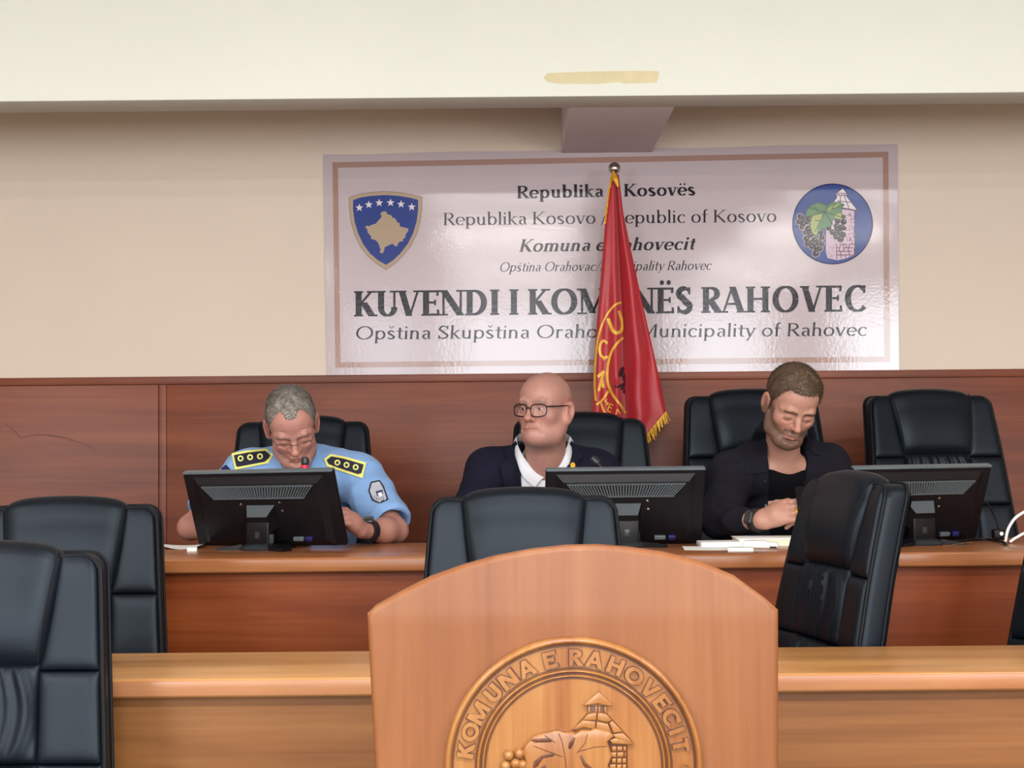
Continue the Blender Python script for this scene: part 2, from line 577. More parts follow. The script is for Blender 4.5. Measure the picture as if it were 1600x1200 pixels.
def make_chair_meshes():
    ms = {}
    hb = TOPZ - 0.245                      # lower seam of the headrest
    s2 = hb - 0.175
    top = TOPZ - 0.022
    for sgn, nm in ((-1, 'l'), (1, 'r')):
        for k, (z0, z1) in enumerate(((hb + 0.001, top), (s2 + 0.001, hb - 0.001), (0.47, s2 - 0.001))):
            inn, out = (lambda z: sgn * (hw_in(z) - 0.002)), (lambda z: sgn * (hw_out(z) - 0.007))
            xl, xr = (out, inn) if sgn < 0 else (inn, out)
            ms['side_%s%d' % (nm, k)] = cushion(xl, xr, z0, z1, 0.013, 0.055, 14, 18, pw=8).mesh('side_cushion', M['leather'], angle=75)
    ms['mid0'] = cushion(lambda z: -hw_in(z) + 0.0, lambda z: hw_in(z), s2 + 0.001, hb + 0.015, 0.016, 0.05, 60, 32, gathers(3, True), 8).mesh('gathered_cushion', M['leather'], angle=80)
    ms['mid1'] = cushion(lambda z: -hw_in(z), lambda z: hw_in(z), 0.47, s2 - 0.001, 0.016, 0.05, 60, 32, gathers(11, True), 8).mesh('gathered_cushion', M['leather'], angle=80)
    # headrest pillow folded over the top
    prof = []
    for k in range(9):
        z = hb - 0.004 + (TOPZ - 0.05 - hb) * k / 8
        bulge = 0.034 * math.sin(PI * min(1, 0.12 + 0.62 * k / 8)) + 0.006
        prof.append((ybk(z) - bulge, z))
    yt, zt = prof[-1]
    yc = yt + 0.05
    for k in range(1, 9):
        a = PI * k / 8
        prof.append((yc - 0.05 * math.cos(a), zt + 0.050 * math.sin(a) ** 0.8))
    for k in range(1, 6):
        prof.append((yc + 0.05 + 0.004 * k, zt - 0.035 * k))
    rows = []
    nu = 28
    np_ = len(prof)
    for j, (y, z) in enumerate(prof):
        hw = hw_in(min(z, TOPZ - 0.02)) + 0.004
        t0 = prof[max(j - 1, 0)]
        t1 = prof[min(j + 1, np_ - 1)]
        ty, tz = t1[0] - t0[0], t1[1] - t0[1]
        ln = math.hypot(ty, tz)
        ny, nz = -tz / ln, ty / ln
        row = []
        for i in range(nu + 1):
            u = -math.cos(PI * i / nu)
            dpt = 0.030 * (1 - max(0, 1 - abs(u) ** 7) ** 0.5)
            if j == 0: dpt = 0.03
            elif j == 1: dpt = max(dpt, 0.006)
            crown = 0.013 * (1 - u * u) * min(1, max(0, (z - hb) / 0.2))
            x = hw * u
            row.append((x, y - ny * dpt - 0.15 * x * x, z - nz * dpt + crown))
        rows.append(row)
    ms['headrest'] = MB().grid(rows).mesh('headrest', M['leather'], angle=80)
    # stitch lines along both edges of the headrest
    ms['stitch'] = []
    for s in (-1, 1):
        pts = []
        for j, (y, z) in enumerate(prof[1:11]):
            hw = (hw_in(min(z, TOPZ - 0.02)) + 0.004) * 0.93 * s
            crown = 0.013 * (1 - 0.86) * min(1, max(0, (z - hb) / 0.2))
            pts.append((hw, y - 0.15 * hw * hw + 0.0112, z + crown))
        ms['stitch'].append(MB().tube(pts, 0.0022, 6).mesh('stitching', M['piping']))
    # back shell
    zs = [0.44 + (top - 0.44) * k / 22 for k in range(23)]
    zs = zs[:-1] + [top - 0.03, top - 0.018, top - 0.009, top - 0.003, top]
    zs = sorted(set(zs))

    def loop(inset, dy):
        pts = [(hw_out(z) - inset, ybk(z, hw_out(z)) + dy, z - (inset if z > top - 0.02 else 0)) for z in zs]
        return pts + [(-x, y, z) for x, y, z in reversed(pts)]
    rows = [loop(0.010, 0.002), loop(0.001, 0.008), loop(0.0, 0.02), loop(0.0, 0.055), loop(0.006, 0.072), loop(0.03, 0.084), loop(0.10, 0.092), loop(0.19, 0.095)]
    mb = MB().grid(rows, closed_u=True)
    for lp_ in (rows[-1], loop(0.010, 0.03)):
        n = len(lp_)
        mb.add(lp_, [(i, i + 1, n - 2 - i, n - 1 - i) for i in range(n // 2 - 1)])
    n = len(rows[0])
    ra, rb = rows[0], loop(0.010, 0.03)
    mb.add(ra + rb, [(i, (i + 1) % n, n + (i + 1) % n, n + i) for i in range(n)])
    ms['shell'] = mb.mesh('back_shell', M['leather'], angle=75)
    lp = loop(0.002, 0.002)
    mb = MB().tube(lp, 0.0052, 8)
    lp2 = loop(-0.001, 0.058)
    ms['piping'] = [mb.mesh('piping', M['piping']), MB().tube(lp2, 0.004, 8).mesh('piping', M['piping'])]
    # seat, arms, column, base, castors
    ms['seat'] = MB().rbox(-0.255, 0.255, -0.25, 0.22, 0.405, 0.51, 0.045).mesh('seat', M['leather'], angle=80)
    for s, nm in ((-1, 'arm_l'), (1, 'arm_r')):
        mb = MB().tube([(s * 0.26, 0.12, 0.46), (s * 0.280, 0.10, 0.50), (s * 0.286, 0.08, 0.60), (s * 0.284, 0.02, 0.655), (s * 0.284, -0.12, 0.665), (s * 0.283, -0.20, 0.63), (s * 0.278, -0.19, 0.52), (s * 0.25, -0.15, 0.45)], 0.018, 10)
        ms[nm] = mb.mesh('armrest', M['plastic'])
        ms['pad' + nm] = MB().rbox(s * 0.284 - 0.026, s * 0.284 + 0.026, -0.17, 0.07, 0.665, 0.695, 0.013).mesh('arm_pad', M['leather'], angle=80)
    ms['mech'] = MB().rbox(-0.10, 0.10, -0.14, 0.15, 0.375, 0.41, 0.01).mesh('tilt_plate', M['dark_metal'])
    mb = MB()
    for k in range(5):
        a = 2 * PI * k / 5 + 0.3
        c, s = math.cos(a), math.sin(a)
        mb.tube([(0.03 * c, 0.03 * s, 0.125), (0.16 * c, 0.16 * s, 0.105), (0.295 * c, 0.295 * s, 0.075)], [0.028, 0.022, 0.016], 8)
    mb.lathe([(0.045, 0.09), (0.045, 0.14), (0.03, 0.15)], 16)
    ms['base'] = mb.mesh('star_base', M['plastic'])
    ms['castors'] = []
    for k in range(5):
        a = 2 * PI * k / 5 + 0.3
        c, s = math.cos(a), math.sin(a)
        Mx = Matrix.Rotation(a, 4, 'Z') @ Matrix.Rotation(R(90), 4, 'X')
        ms['castors'].append(MB().lathe([(0.012, -0.024), (0.029, -0.022), (0.030, 0.0), (0.029, 0.022), (0.012, 0.024)], 14, (0.295 * c, 0.295 * s, 0.03), 0, Mx).mesh('castor', M['plastic']))
    return ms


CH = make_chair_meshes()


def chair(label, group, x, y, fz, top_z, yaw, drop=0.0):
    """top_z: height of the headrest crown above the world floor; the gas column takes up the difference"""
    lift = top_z - (TOPZ + 0.009) - fz
    t = thing('office_chair', label, 'chair', (x, y, fz), yaw, group)
    L = (0, 0, lift)
    for k in ('side_l0', 'side_r0', 'side_l1', 'side_r1', 'side_l2', 'side_r2'): link('side_cushion', CH[k], t, None, L)
    link('gathered_cushion', CH['mid0'], t, None, L)
    link('gathered_cushion', CH['mid1'], t, None, L)
    h = link('headrest', CH['headrest'], t, None, L)
    for q in CH['stitch']: link('stitching', q, h)
    s = link('back_shell', CH['shell'], t, None, L)
    for q in CH['piping']: link('piping', q, s)
    L = (0, 0, lift - drop)
    link('seat', CH['seat'], t, None, L)
    for nm in ('arm_l', 'arm_r'):
        a = link('armrest', CH[nm], t, None, L)
        link('arm_pad', CH['pad' + nm], a)
    link('tilt_plate', CH['mech'], t, None, L)
    MB().lathe([(0.028, 0.12), (0.028, 0.26), (0.016, 0.26), (0.016, 0.385 + lift - drop)], 14).build('gas_column', M['dark_metal'], t)
    b = link('star_base', CH['base'], t)
    for c in CH['castors']: link('castor', c, b)
    return t


def chair_at(label, group, px, py, Y, fz, yaw):
    """px,py: pixel of the crown of the headrest, Y its depth"""
    p = P(px, py, Y)
    off = ybk(TOPZ - 0.03) + 0.02
    x = p.x + math.sin(yaw) * off
    y = Y - math.cos(yaw) * off
    return chair(label, group, x, y, fz, p.z, yaw, 0.12 if fz > 0.3 else 0.0)


GB, GM = 'chairs along the presidium desk', 'chairs behind the bench desk'
chair_at('black leather office chair behind the man in the light blue shirt', GB, 474, 648, 5.52, 0.33, R(4))
chair_at('black leather office chair behind the bald man in glasses', GB, 905, 643, 5.50, 0.33, R(3))
chair_at('black leather office chair behind the bearded man in black', GB, 1172, 607, 5.48, 0.33, R(2))
chair_at('empty black leather office chair against the brown panelling, at right', GB, 1447, 607, 5.50, 0.33, R(10))
chair_at('empty black leather chair at left, between front chair and brown desk', GM, 107, 774, 3.93, 0.17, R(4))
chair_at('empty black leather chair just behind the top of the lectern', GM, 818, 760, 3.85, 0.17, R(-1))
chair_at('empty black leather chair turned sideways, right of the lectern', GM, 1338, 734, 3.80, 0.17, R(-78))
chair_at('black leather chair cut off by the right edge of the picture', GM, 1756, 742, 3.74, 0.17, R(-62))
chair_at('nearest black leather chair, cut off at the lower left corner', 'front row chairs', -22, 843, 3.0, 0.0, R(3))

# ------------------------------------------------------------------ monitors
def monitor(label, px, py, Y, yaw, tilt, W=0.515, H=0.275, roll=0.0):
    """px, py: pixel of the middle of the panel, Y its depth; its back faces the hall"""
    p = P(px, py, Y)
    t = thing('monitor', label, 'monitor', (p.x, Y, DZ), yaw, 'monitors on the presidium desk')
    cz = p.z - DZ
    Mx = Matrix.Translation((0, 0, cz)) @ Matrix.Rotation(roll, 4, 'Y') @ Matrix.Rotation(tilt, 4, 'X')

    def tr(mb):
        mb.v = [tuple(Mx @ Vector(v)) for v in mb.v]
        return mb
    body = tr(MB().rbox(-W / 2, W / 2, 0.0, 0.020, -H / 2, H / 2, 0.004)).build('bezel', M['plastic'], t)
    tr(MB().box(-W / 2 + 0.014, W / 2 - 0.014, 0.0201, 0.0206, -H / 2 + 0.016, H / 2 - 0.014)).build('screen', M['screen'], body, False)
    tr(MB().rbox(-W / 2 + 0.001, W / 2 - 0.001, -0.003, 0.020, H / 2 - 0.004, H / 2 + 0.003, 0.0022)).build('top_sheen_strip', M['strip'], body)  # top face of the monitor, its window sheen painted as colour
    # raised back cover
    bd = 0.014
    mb = MB()
    x0, x1, z0, z1 = -W * 0.42, W * 0.42, -H * 0.46, H * 0.41
    rows = []
    for ins, y in ((-0.010, 0.001), (0.0, -0.004), (0.012, -bd + 0.001), (0.015, -bd)):
        a, b, c, d = x0 + ins, x1 - ins, z0 + ins, z1 - ins
        rows.append([(a, y, c), (b, y, c), (b, y, d), (a, y, d)])
    mb.grid(rows, closed_u=True)
    mb.add(rows[-1], [(0, 1, 2, 3)])
    tr(mb).build('back_cover', M['plastic'], t, True, 25)
    # slotted vent: a tray with upright bars
    va, vb, vc, vd = -W * 0.365, W * 0.365, H * 0.175, H * 0.335
    sl = 0.035
    yv = -bd - 0.0006
    mb = MB()
    mb.add([(va, yv, vd), (vb, yv, vd), (vb - sl, yv, vc), (va + sl, yv, vc)], [(0, 1, 2, 3)])
    vent = tr(mb).build('vent_tray', M['plastic'], t, False)
    mb = MB()
    nb = 38
    for k in range(nb + 1):
        f = k / nb
        xt, xb = va + (vb - va) * f, va + sl + (vb - va - 2 * sl) * f
        hw = 0.0024
        vs = []
        for y in (yv - 0.005, yv - 0.0001):
            vs += [(xt - hw, y, vd), (xt + hw, y, vd), (xb + hw, y, vc), (xb - hw, y, vc)]
        mb.add(vs, [(0, 1, 2, 3), (4, 7, 6, 5), (0, 4, 5, 1), (1, 5, 6, 2), (2, 6, 7, 3), (3, 7, 4, 0)])
    for (q0, q1) in (((va, vd), (vb, vd)), ((va + sl, vc), (vb - sl, vc))):
        mb.box(q0[0] - 0.003, q1[0] + 0.003, yv - 0.0054, yv - 0.0001, q0[1] - 0.0022, q0[1] + 0.0022)
    g = tr(mb).build('vent_bars', M['grille'], vent, False)
    g['kind'] = 'stuff'
    # hinge block, ports, screws
    nz = H * 0.075
    yb_ = -bd + 0.0005
    mb = MB()
    mb.add([(-0.050, yb_, nz), (0.050, yb_, nz), (0.034, -0.052, nz - 0.024), (-0.034, -0.052, nz - 0.024), (-0.040, -0.052, nz - 0.075), (0.040, -0.052, nz - 0.075), (0.050, yb_, nz - 0.075), (-0.050, yb_, nz - 0.075)],
           [(0, 3, 2, 1), (3, 4, 5, 2), (4, 7, 6, 5), (0, 7, 4, 3), (1, 2, 5, 6)])
    tr(mb).build('hinge_block', M['plastic'], t, True, 20)
    mb = MB()
    mb.add([(-0.049, yb_ - 0.0008, nz + 0.0005), (0.049, yb_ - 0.0008, nz + 0.0005), (0.034, -0.0525, nz - 0.0235), (-0.034, -0.0525, nz - 0.0235)], [(0, 3, 2, 1)])
    tr(mb).build('hinge_cap', M['grille'], t, False)
    for sx, sz in ((-0.068, 0.004), (0.068, 0.008), (0.072, -0.020)):
        tr(MB().lathe([(0.0042, 0), (0.0042, 0.002), (0.002, 0.003)], 10, (sx, yb_ + 0.0005, nz + sz), 0, Matrix.Rotation(R(90), 4, 'X'))).build('screw', M['chrome'], t)
    tr(MB().rbox(0.095, 0.130, -bd - 0.010, -bd + 0.002, -H * 0.40, -H * 0.35, 0.002)).build('port_plug', M['strip'], t)
    tr(MB().rbox(0.138, 0.162, -bd - 0.014, -bd + 0.002, -H * 0.40, -H * 0.34, 0.003)).build('video_plug', M['blue_plug'], t)
    # neck and foot (upright)
    hz = (Mx @ Vector((0, -0.036, nz - 0.055)))
    nk = MB().rbox(-0.040, 0.040, hz.y - 0.022, hz.y + 0.016, 0.012, hz.z + 0.01, 0.006).build('neck', M['plastic'], t)
    MB().rbox(0.0402, 0.0412, hz.y - 0.016, hz.y + 0.010, 0.02, hz.z - 0.03, 0.0005).build('neck_trim', M['grille'], nk)
    MB().rbox(-0.008, 0.008, hz.y - 0.0228, hz.y - 0.0215, 0.035, 0.055, 0.0005).build('badge', M['plastic_gloss'], nk)
    ft = MB().lathe([(0.062, 0.0), (0.064, 0.006), (0.058, 0.014), (0.042, 0.019)], 28, (0, hz.y - 0.005, 0)).build('foot', M['plastic_gloss'], t)
    for s in (-1, 1):
        mb = MB()
        mb.prism([(s * 0.045, hz.y - 0.04), (s * 0.115, hz.y - 0.075), (s * 0.125, hz.y - 0.03), (s * 0.05, hz.y + 0.03)], lambda q: (q[0], q[1], 0.018 if abs(q[0]) < 0.06 else 0.006), lambda q: (q[0], q[1], 0.0))
        mb.build('foot_leg', M['plastic'], ft, True, 25)
    mb = MB()
    mb.prism([(-0.05, hz.y), (0.05, hz.y), (0.08, hz.y + 0.085), (-0.08, hz.y + 0.085)], lambda q: (q[0], q[1], 0.014), lambda q: (q[0], q[1], 0.0))
    mb.build('foot_leg', M['plastic'], ft, True, 25)
    return t


monitor('black monitor seen from behind, before the man in the blue shirt', 412, 795.5, 4.66, R(-19), R(21), 0.525, 0.252, R(-1.0))
monitor('black monitor seen from behind, right of the bald man', 976, 793, 4.64, R(4), R(20), 0.50, 0.254)
monitor('black monitor seen from behind, before the empty chair at right', 1432, 789, 4.62, R(19), R(21), 0.50, 0.252)
# ------------------------------------------------------------------ stroke lettering with serifs
def arc(cx, cy, rx, ry, a0, a1, n=18):
    return [(cx + rx * math.cos(R(a0 + (a1 - a0) * k / n)), cy + ry * math.sin(R(a0 + (a1 - a0) * k / n))) for k in range(n + 1)]


def glyph(ch, t, n, sf):
    """strokes of a letter; cap height 1, x height .66; t stem width, n hairline width, sf serif half length
    entries: ('p', points) pen stroke, ('w', points, width) even stroke, ('s', x, y) serif, ('d', x, y, r) dot"""
    X = 0.66
    h = t / 2
    P_ = lambda *a: ('p', list(a))
    Wd = lambda w_, *a: ('w', list(a), w_)
    S = lambda x, y: ('s', x, y)
    ny, nx = n / 2, n / 2
    if ch == ' ': return 0.30, []
    if ch == 'T': return .62 + t * .6, [Wd(t, (.31 + t * .3, 0), (.31 + t * .3, 1)), Wd(n, (.02, 1 - ny), (.60 + t * .6, 1 - ny))]
    if ch == '/': return 0.42, [Wd(n, (0.04, -0.12), (0.38, 1.05))]
    if ch == 'I': return 0.24 + t, [Wd(t, (.12 + h, 0), (.12 + h, 1)), S(.12 + h, 0), S(.12 + h, 1)]
    a = .10 + h
    if ch == 'E' or ch == 'Ë':
        w_ = 0.62 + t * .5
        g = [Wd(t, (a, 0), (a, 1)), Wd(n, (a, 1 - ny), (w_, 1 - ny)), Wd(n, (a, ny), (w_ + .03, ny)), Wd(n, (a, .52), (w_ - .12, .52)), Wd(n * 1.2, (w_, 1), (w_ - .02, .78)), Wd(n * 1.2, (w_ + .03, 0), (w_ + .0, .24)), Wd(n, (w_ - .12, .41), (w_ - .12, .63)), S(a, 0), S(a, 1)]
        if ch == 'Ë': g += [('d', w_ * .38, 1.19, h * .72), ('d', w_ * .78, 1.19, h * .72)]
        return w_ + .10, g
    if ch == 'H':
        b = .62 + t
        return b + .10 + h, [Wd(t, (a, 0), (a, 1)), Wd(t, (b, 0), (b, 1)), Wd(n, (a, .52), (b, .52)), S(a, 0), S(a, 1), S(b, 0), S(b, 1)]
    if ch == 'K':
        b = .70 + t * .7
        return b + .08, [Wd(t, (a, 0), (a, 1)), Wd(n * 1.15, (a, .40), (b - .08, 1)), Wd(t, (a + h + .08, .55), (b - h * .4, 0)), S(a, 0), S(a, 1), S(b - .09, 1), S(b - h * .2, 0)]
    if ch == 'R':
        rx = .23 + t * .25
        return .66 + t * .9, [Wd(t, (a, 0), (a, 1)), Wd(n, (a, 1 - ny), (a + .2, 1 - ny)), Wd(n, (a, .48), (a + .2, .48)), P_(*arc(a + .19, .74, rx, .26 - ny, 90, -90)), Wd(t, (a + .2, .48), (.62 + t * .7, 0)), S(a, 0), S(a, 1), S(.62 + t * .75, 0)]
    if ch == 'D':
        rx = .42 + t * .15
        return a + .17 + rx + h + .06, [Wd(t, (a, 0), (a, 1)), Wd(n, (a, 1 - ny), (a + .18, 1 - ny)), Wd(n, (a, ny), (a + .18, ny)), P_(*arc(a + .17, .5, rx, .5 - ny, 90, -90, 26)), S(a, 0), S(a, 1)]
    if ch == 'O':
        rx = .40 + t * .15
        return 2 * rx + t + .12, [P_(*arc(rx + h + .06, .5, rx, .51 - ny, 0, 360, 40))]
    if ch == 'C':
        rx = .38 + t * .15
        c = rx + h + .06
        return 2 * rx + t + .02, [P_(*arc(c, .5, rx, .51 - ny, 48, 318, 34)), Wd(n * 1.2, (c + rx * .72, 1.0), (c + rx * .70, .70)), Wd(n * 1.2, (c + rx * .78, .10), (c + rx * .72, .18))]
    if ch == 'S':
        c = .31 + h * .6
        rx = .20 + t * .12
        return 2 * c, [('k', [(c + rx * 1.02, .80)] + arc(c, .755, rx, .245 - ny, 20, 200, 18) + [(c - rx * .35, .60), (c + rx * .35, .43)] + arc(c, .25, rx * 1.08, .25 - ny, 20, -160, 18) + [(c - rx * 1.1, .20)]), Wd(n, (c + rx, 1.0), (c + rx, .72)), Wd(n, (c - rx * 1.1, 0), (c - rx * 1.1, .28))]
    if ch == 'U':
        b = .66 + t * .6
        r2 = (b - a) / 2
        return b + .12, [Wd(t, (a, .34), (a, 1)), P_(*arc(a + r2, .35, r2, .36 - ny, 180, 360)), Wd(n * 1.2, (b, .34), (b, 1)), S(a, 1), S(b, 1)]
    if ch == 'V':
        b = .78 + t * .6
        m_ = b / 2 + .04
        return b + .06, [Wd(t, (.05 + h, 1), (m_, 0)), Wd(n * 1.1, (b - .04, 1), (m_ + h * .25, 0)), S(.05 + h, 1), S(b - .04, 1)]
    if ch == 'A':
        b = .80 + t * .6
        m_ = b / 2
        return b + .06, [Wd(n * 1.1, (.08, 0), (m_ - h * .1, 1)), Wd(t, (m_, 1), (b - h * .7, 0)), Wd(n, (.22, .34), (b - .22, .34)), S(.09, 0), S(b - h * .7, 0)]
    if ch == 'N':
        b = .70 + t * .7
        return b + .14, [Wd(n * 1.2, (.13, 0), (.13, 1)), Wd(t, (.13, 1), (b - .0, 0)), Wd(n * 1.2, (b, 0), (b, 1)), S(.13, 0), S(.08, 1), S(b, 1)]
    if ch == 'M':
        b = .86 + t * .8
        m_ = (b + .12) / 2
        return b + .12 + h, [Wd(n * 1.2, (.13, 0), (.13, 1)), Wd(t, (.15, 1), (m_, .04)), Wd(n * 1.1, (m_, .04), (b - .02, 1)), Wd(t, (b, 0), (b, 1)), S(.13, 0), S(.10, 1), S(b, 0), S(b, 1)]
    # lower case
    b = .40 + t * .75
    if ch in 'oöc' or ch in 'eë':
        rx = .225 + t * .12
        c = rx + h + .04
        if ch == 'o': return 2 * rx + t + .08, [P_(*arc(c, X / 2, rx, X / 2 + .01 - ny, 0, 360, 32))]
        if ch == 'c': return 2 * rx + t - .02, [P_(*arc(c, X / 2, rx, X / 2 + .01 - ny, 50, 312, 28)), ('d', c + rx * .62, X * .80, h * .62)]
        g = [P_(*arc(c, X / 2, rx, X / 2 + .01 - ny, 4, 318, 30)), Wd(n, (c - rx, X * .52), (c + rx + h * .3, X * .52))]
        if ch == 'ë': g += [('d', c - .13, .90, h * .75), ('d', c + .15, .90, h * .75)]
        return 2 * rx + t + .03, g
    if ch in 'nhmru' or ch in 'bpkdil':
        a = .08 + h
    if ch == 'i': return t + .18, [Wd(t, (a, 0), (a, X)), S(a, 0), ('s2', a, X), ('d', a, .90, h * 1.05)]
    if ch == 'l': return t + .18, [Wd(t, (a, 0), (a, 1.05)), S(a, 0), ('s2', a, 1.05)]
    if ch in 'nh':
        top = X if ch == 'n' else 1.05
        r2 = (b - a) / 2
        return b + h + .10, [Wd(t, (a, 0), (a, top)), P_(*arc(a + r2, X - .24, r2, .24 - ny, 180, 0)), Wd(t, (b, 0), (b, X - .22)), S(a, 0), S(b, 0), ('s2', a, top)]
    if ch == 'm':
        r2 = (b - a) / 2
        c = b + (b - a)
        return c + h + .10, [Wd(t, (a, 0), (a, X)), P_(*arc(a + r2, X - .24, r2, .24 - ny, 180, 0)), Wd(t, (b, 0), (b, X - .22)), P_(*arc(b + r2, X - .24, r2, .24 - ny, 180, 0)), Wd(t, (c, 0), (c, X - .22)), S(a, 0), S(b, 0), S(c, 0), ('s2', a, X)]
    if ch == 'r': return .40 + t * .5, [Wd(t, (a, 0), (a, X)), P_(*arc(a + .17, X - .22, .17, .22 - ny, 180, 70)), ('d', a + .24, X - .10, h * .8), S(a, 0), ('s2', a, X)]
    if ch == 'u':
        r2 = (b - a) / 2
        return b + h + .12, [Wd(t, (a, .22), (a, X)), P_(*arc(a + r2, .25, r2, .25 - ny, 180, 360)), Wd(t, (b, 0), (b, X)), ('s2', a, X), ('s2', b, X), ('s3', b, 0)]
    if ch in 'bp':
        rx = .21 + t * .1
        c = a + rx * .95
        y0, y1 = (0, 1.05) if ch == 'b' else (-.30, X)
        g = [Wd(t, (a, y0), (a, y1)), P_(*arc(c, X / 2, rx, X / 2 + .01 - ny, 160, -160, 28)), ('s2', a, y1)]
        if ch == 'p': g.append(S(a, -.30))
        return c + rx + h + .06, g
    if ch == 'k': return .56 + t * .6, [Wd(t, (a, 0), (a, 1.05)), Wd(n * 1.1, (a, .28), (.46 + t * .3, X)), Wd(t * .9, (a + h + .06, .38), (.50 + t * .4, 0)), S(a, 0), S(.46 + t * .3, X), S(.52 + t * .4, 0), ('s2', a, 1.05)]
    if ch == 'a':
        b = .38 + t * .7
        return b + h + .10, [P_(*arc(b - .17, X - .20, .17, .20 - ny, 0, 150)), Wd(t, (b, .06), (b, X - .20)), P_(*arc(b - .14, .19, .17, .19 - ny * .5, 75, 290, 22)), ('s3', b, 0)]
    if ch in 'sš':
        c = .22 + h * .6
        rx = .135 + t * .12
        g = [('k', [(c + rx, X * .80)] + arc(c, X * .755, rx, X * .245 - ny, 20, 200, 14) + [(c, X * .52)] + arc(c, X * .25, rx * 1.1, X * .25 - ny, 20, -160, 14) + [(c - rx * 1.1, X * .2)])]
        if ch == 'š': g.append(Wd(n, (c - .12, 1.0), (c, .84), (c + .12, 1.0)))
        return 2 * c + .02, g
    if ch == 't': return .36 + t * .5, [Wd(t, (.14 + h, .16), (.14 + h, .88)), P_(*arc(.14 + h + .12, .16, .12, .16 - ny, 180, 300)), Wd(n, (.02, X - ny), (.36 + t * .3, X - ny))]
    if ch == 'f': return .36 + t * .5, [Wd(t, (.13 + h, 0), (.13 + h, .85)), P_(*arc(.13 + h + .14, .85, .14, .20 - ny, 180, 60)), Wd(n, (.02, X - ny), (.38 + t * .2, X - ny)), S(.13 + h, 0)]
    if ch in 'vy':
        b = .50 + t * .55
        m_ = b / 2 + .02
        g = [Wd(t, (.04 + h, X), (m_, 0)), Wd(n * 1.1, (b - .03, X), (m_ + h * .25 if ch == 'v' else m_ - .14, 0 if ch == 'v' else -.30)), S(.04 + h, X), S(b - .03, X)]
        if ch == 'y': g.append(('d', m_ - .17, -.25, h * .7))
        return b + .04, g
    raise KeyError(ch)


def stroke_quads(pts, wf):
    """ribbon polygons along a polyline; wf(dx, dy, k) gives the local width"""
    out = []
    n = len(pts)
    L_, R_ = [], []
    for i, p in enumerate(pts):
        a, b = pts[max(i - 1, 0)], pts[min(i + 1, n - 1)]
        dx, dy = b[0] - a[0], b[1] - a[1]
        ln = math.hypot(dx, dy) or 1
        dx, dy = dx / ln, dy / ln
        w_ = wf(dx, dy, i / (n - 1)) / 2
        L_.append((p[0] - dy * w_, p[1] + dx * w_))
        R_.append((p[0] + dy * w_, p[1] - dx * w_))
    for i in range(n - 1):
        out.append([L_[i], L_[i + 1], R_[i + 1], R_[i]])
    return out


def flat_ends(pts, w_):
    """even stroke whose two ends are cut level (horizontal) when it is steep"""
    (x0, y0), (x1, y1) = pts[0], pts[-1]
    if len(pts) == 2 and abs(y1 - y0) > abs(x1 - x0) * 0.6:
        hw = w_ / 2 * math.hypot(x1 - x0, y1 - y0) / abs(y1 - y0)
        return [[(x0 - hw, y0), (x0 + hw, y0), (x1 + hw, y1), (x1 - hw, y1)]]
    return stroke_quads(pts, lambda dx, dy, k: w_)


WORD_AT = []


def text_polys(s, t, n, sf, italic=0.0, track=0.0):
    """polygons of a line of text, cap height 1, starting at x = 0; returns polys, width"""
    polys, x = [], 0.0
    WORD_AT.clear()
    for ch in s:
        if ch in ' /': WORD_AT.append(len(polys))
        adv, g = glyph(ch, t, n, sf)
        ps = []
        for e in g:
            if e[0] == 'p': ps += stroke_quads(e[1], lambda dx, dy, k: n + (t - n) * abs(dy) ** 1.3)
            elif e[0] == 'k': ps += stroke_quads(e[1], lambda dx, dy, k: n * 1.15 + (t * .95 - n) * math.sin(PI * k) ** 1.5)
            elif e[0] == 'w': ps += flat_ends(e[1], e[2])
            elif e[0] == 's' and sf > 0: ps.append([(e[1] - t / 2 - sf, e[2] - (n * .8 if e[2] > .3 else 0)), (e[1] + t / 2 + sf, e[2] - (n * .8 if e[2] > .3 else 0)), (e[1] + t / 2 + sf, e[2] + (n * .8 if e[2] <= .3 else 0)), (e[1] - t / 2 - sf, e[2] + (n * .8 if e[2] <= .3 else 0))])
            elif e[0] == 's2' and sf > 0: ps.append([(e[1] - t / 2 - sf, e[2] - .10), (e[1], e[2] - .07), (e[1], e[2]), (e[1] - t / 2 - sf * .2, e[2] - .02)])
            elif e[0] == 's3' and sf > 0: ps.append([(e[1], 0), (e[1] + t / 2 + sf, 0), (e[1] + t / 2 + sf, n * .8), (e[1], .10)])
            elif e[0] == 'd': ps.append([(e[1] + e[3] * math.cos(R(k * 30)), e[2] + e[3] * math.sin(R(k * 30))) for k in range(12)])
        polys += [[(x + px + italic * py, py) for px, py in q] for q in ps]
        x += adv + track
    return polys, x - track


# ------------------------------------------------------------------ banner
BNY = WY - 0.006
TL, TR_, BR_, BL = (505, 241.5), (1402, 224.5), (1405, 579.5), (511, 587)
M['banner'] = None


def banner_mat(name, c, rough=0.075):
    m, nt, b = _nodes(name)
    b.inputs['Roughness'].default_value = rough
    b.inputs['Specular IOR Level'].default_value = 0.45 if rough < 0.08 else 0.22      # printed ink is duller than the bare vinyl
    n1 = noise(nt, 75, 3, 0.55)
    n2 = noise(nt, 5, 2, 0.5)
    ad = nt.nodes.new('ShaderNodeMath')
    ad.operation = 'MULTIPLY_ADD'
    nt.links.new(n2, ad.inputs[0])
    ad.inputs[1].default_value = 2.5
    nt.links.new(n1, ad.inputs[2])
    bump(nt, b, ad.outputs[0], 0.30, 0.0009)
    nt.links.new(ramp(nt, n2, [(0.3, mul(c, 0.985)), (0.7, mul(c, 1.01))]), b.inputs['Base Color'])
    return m


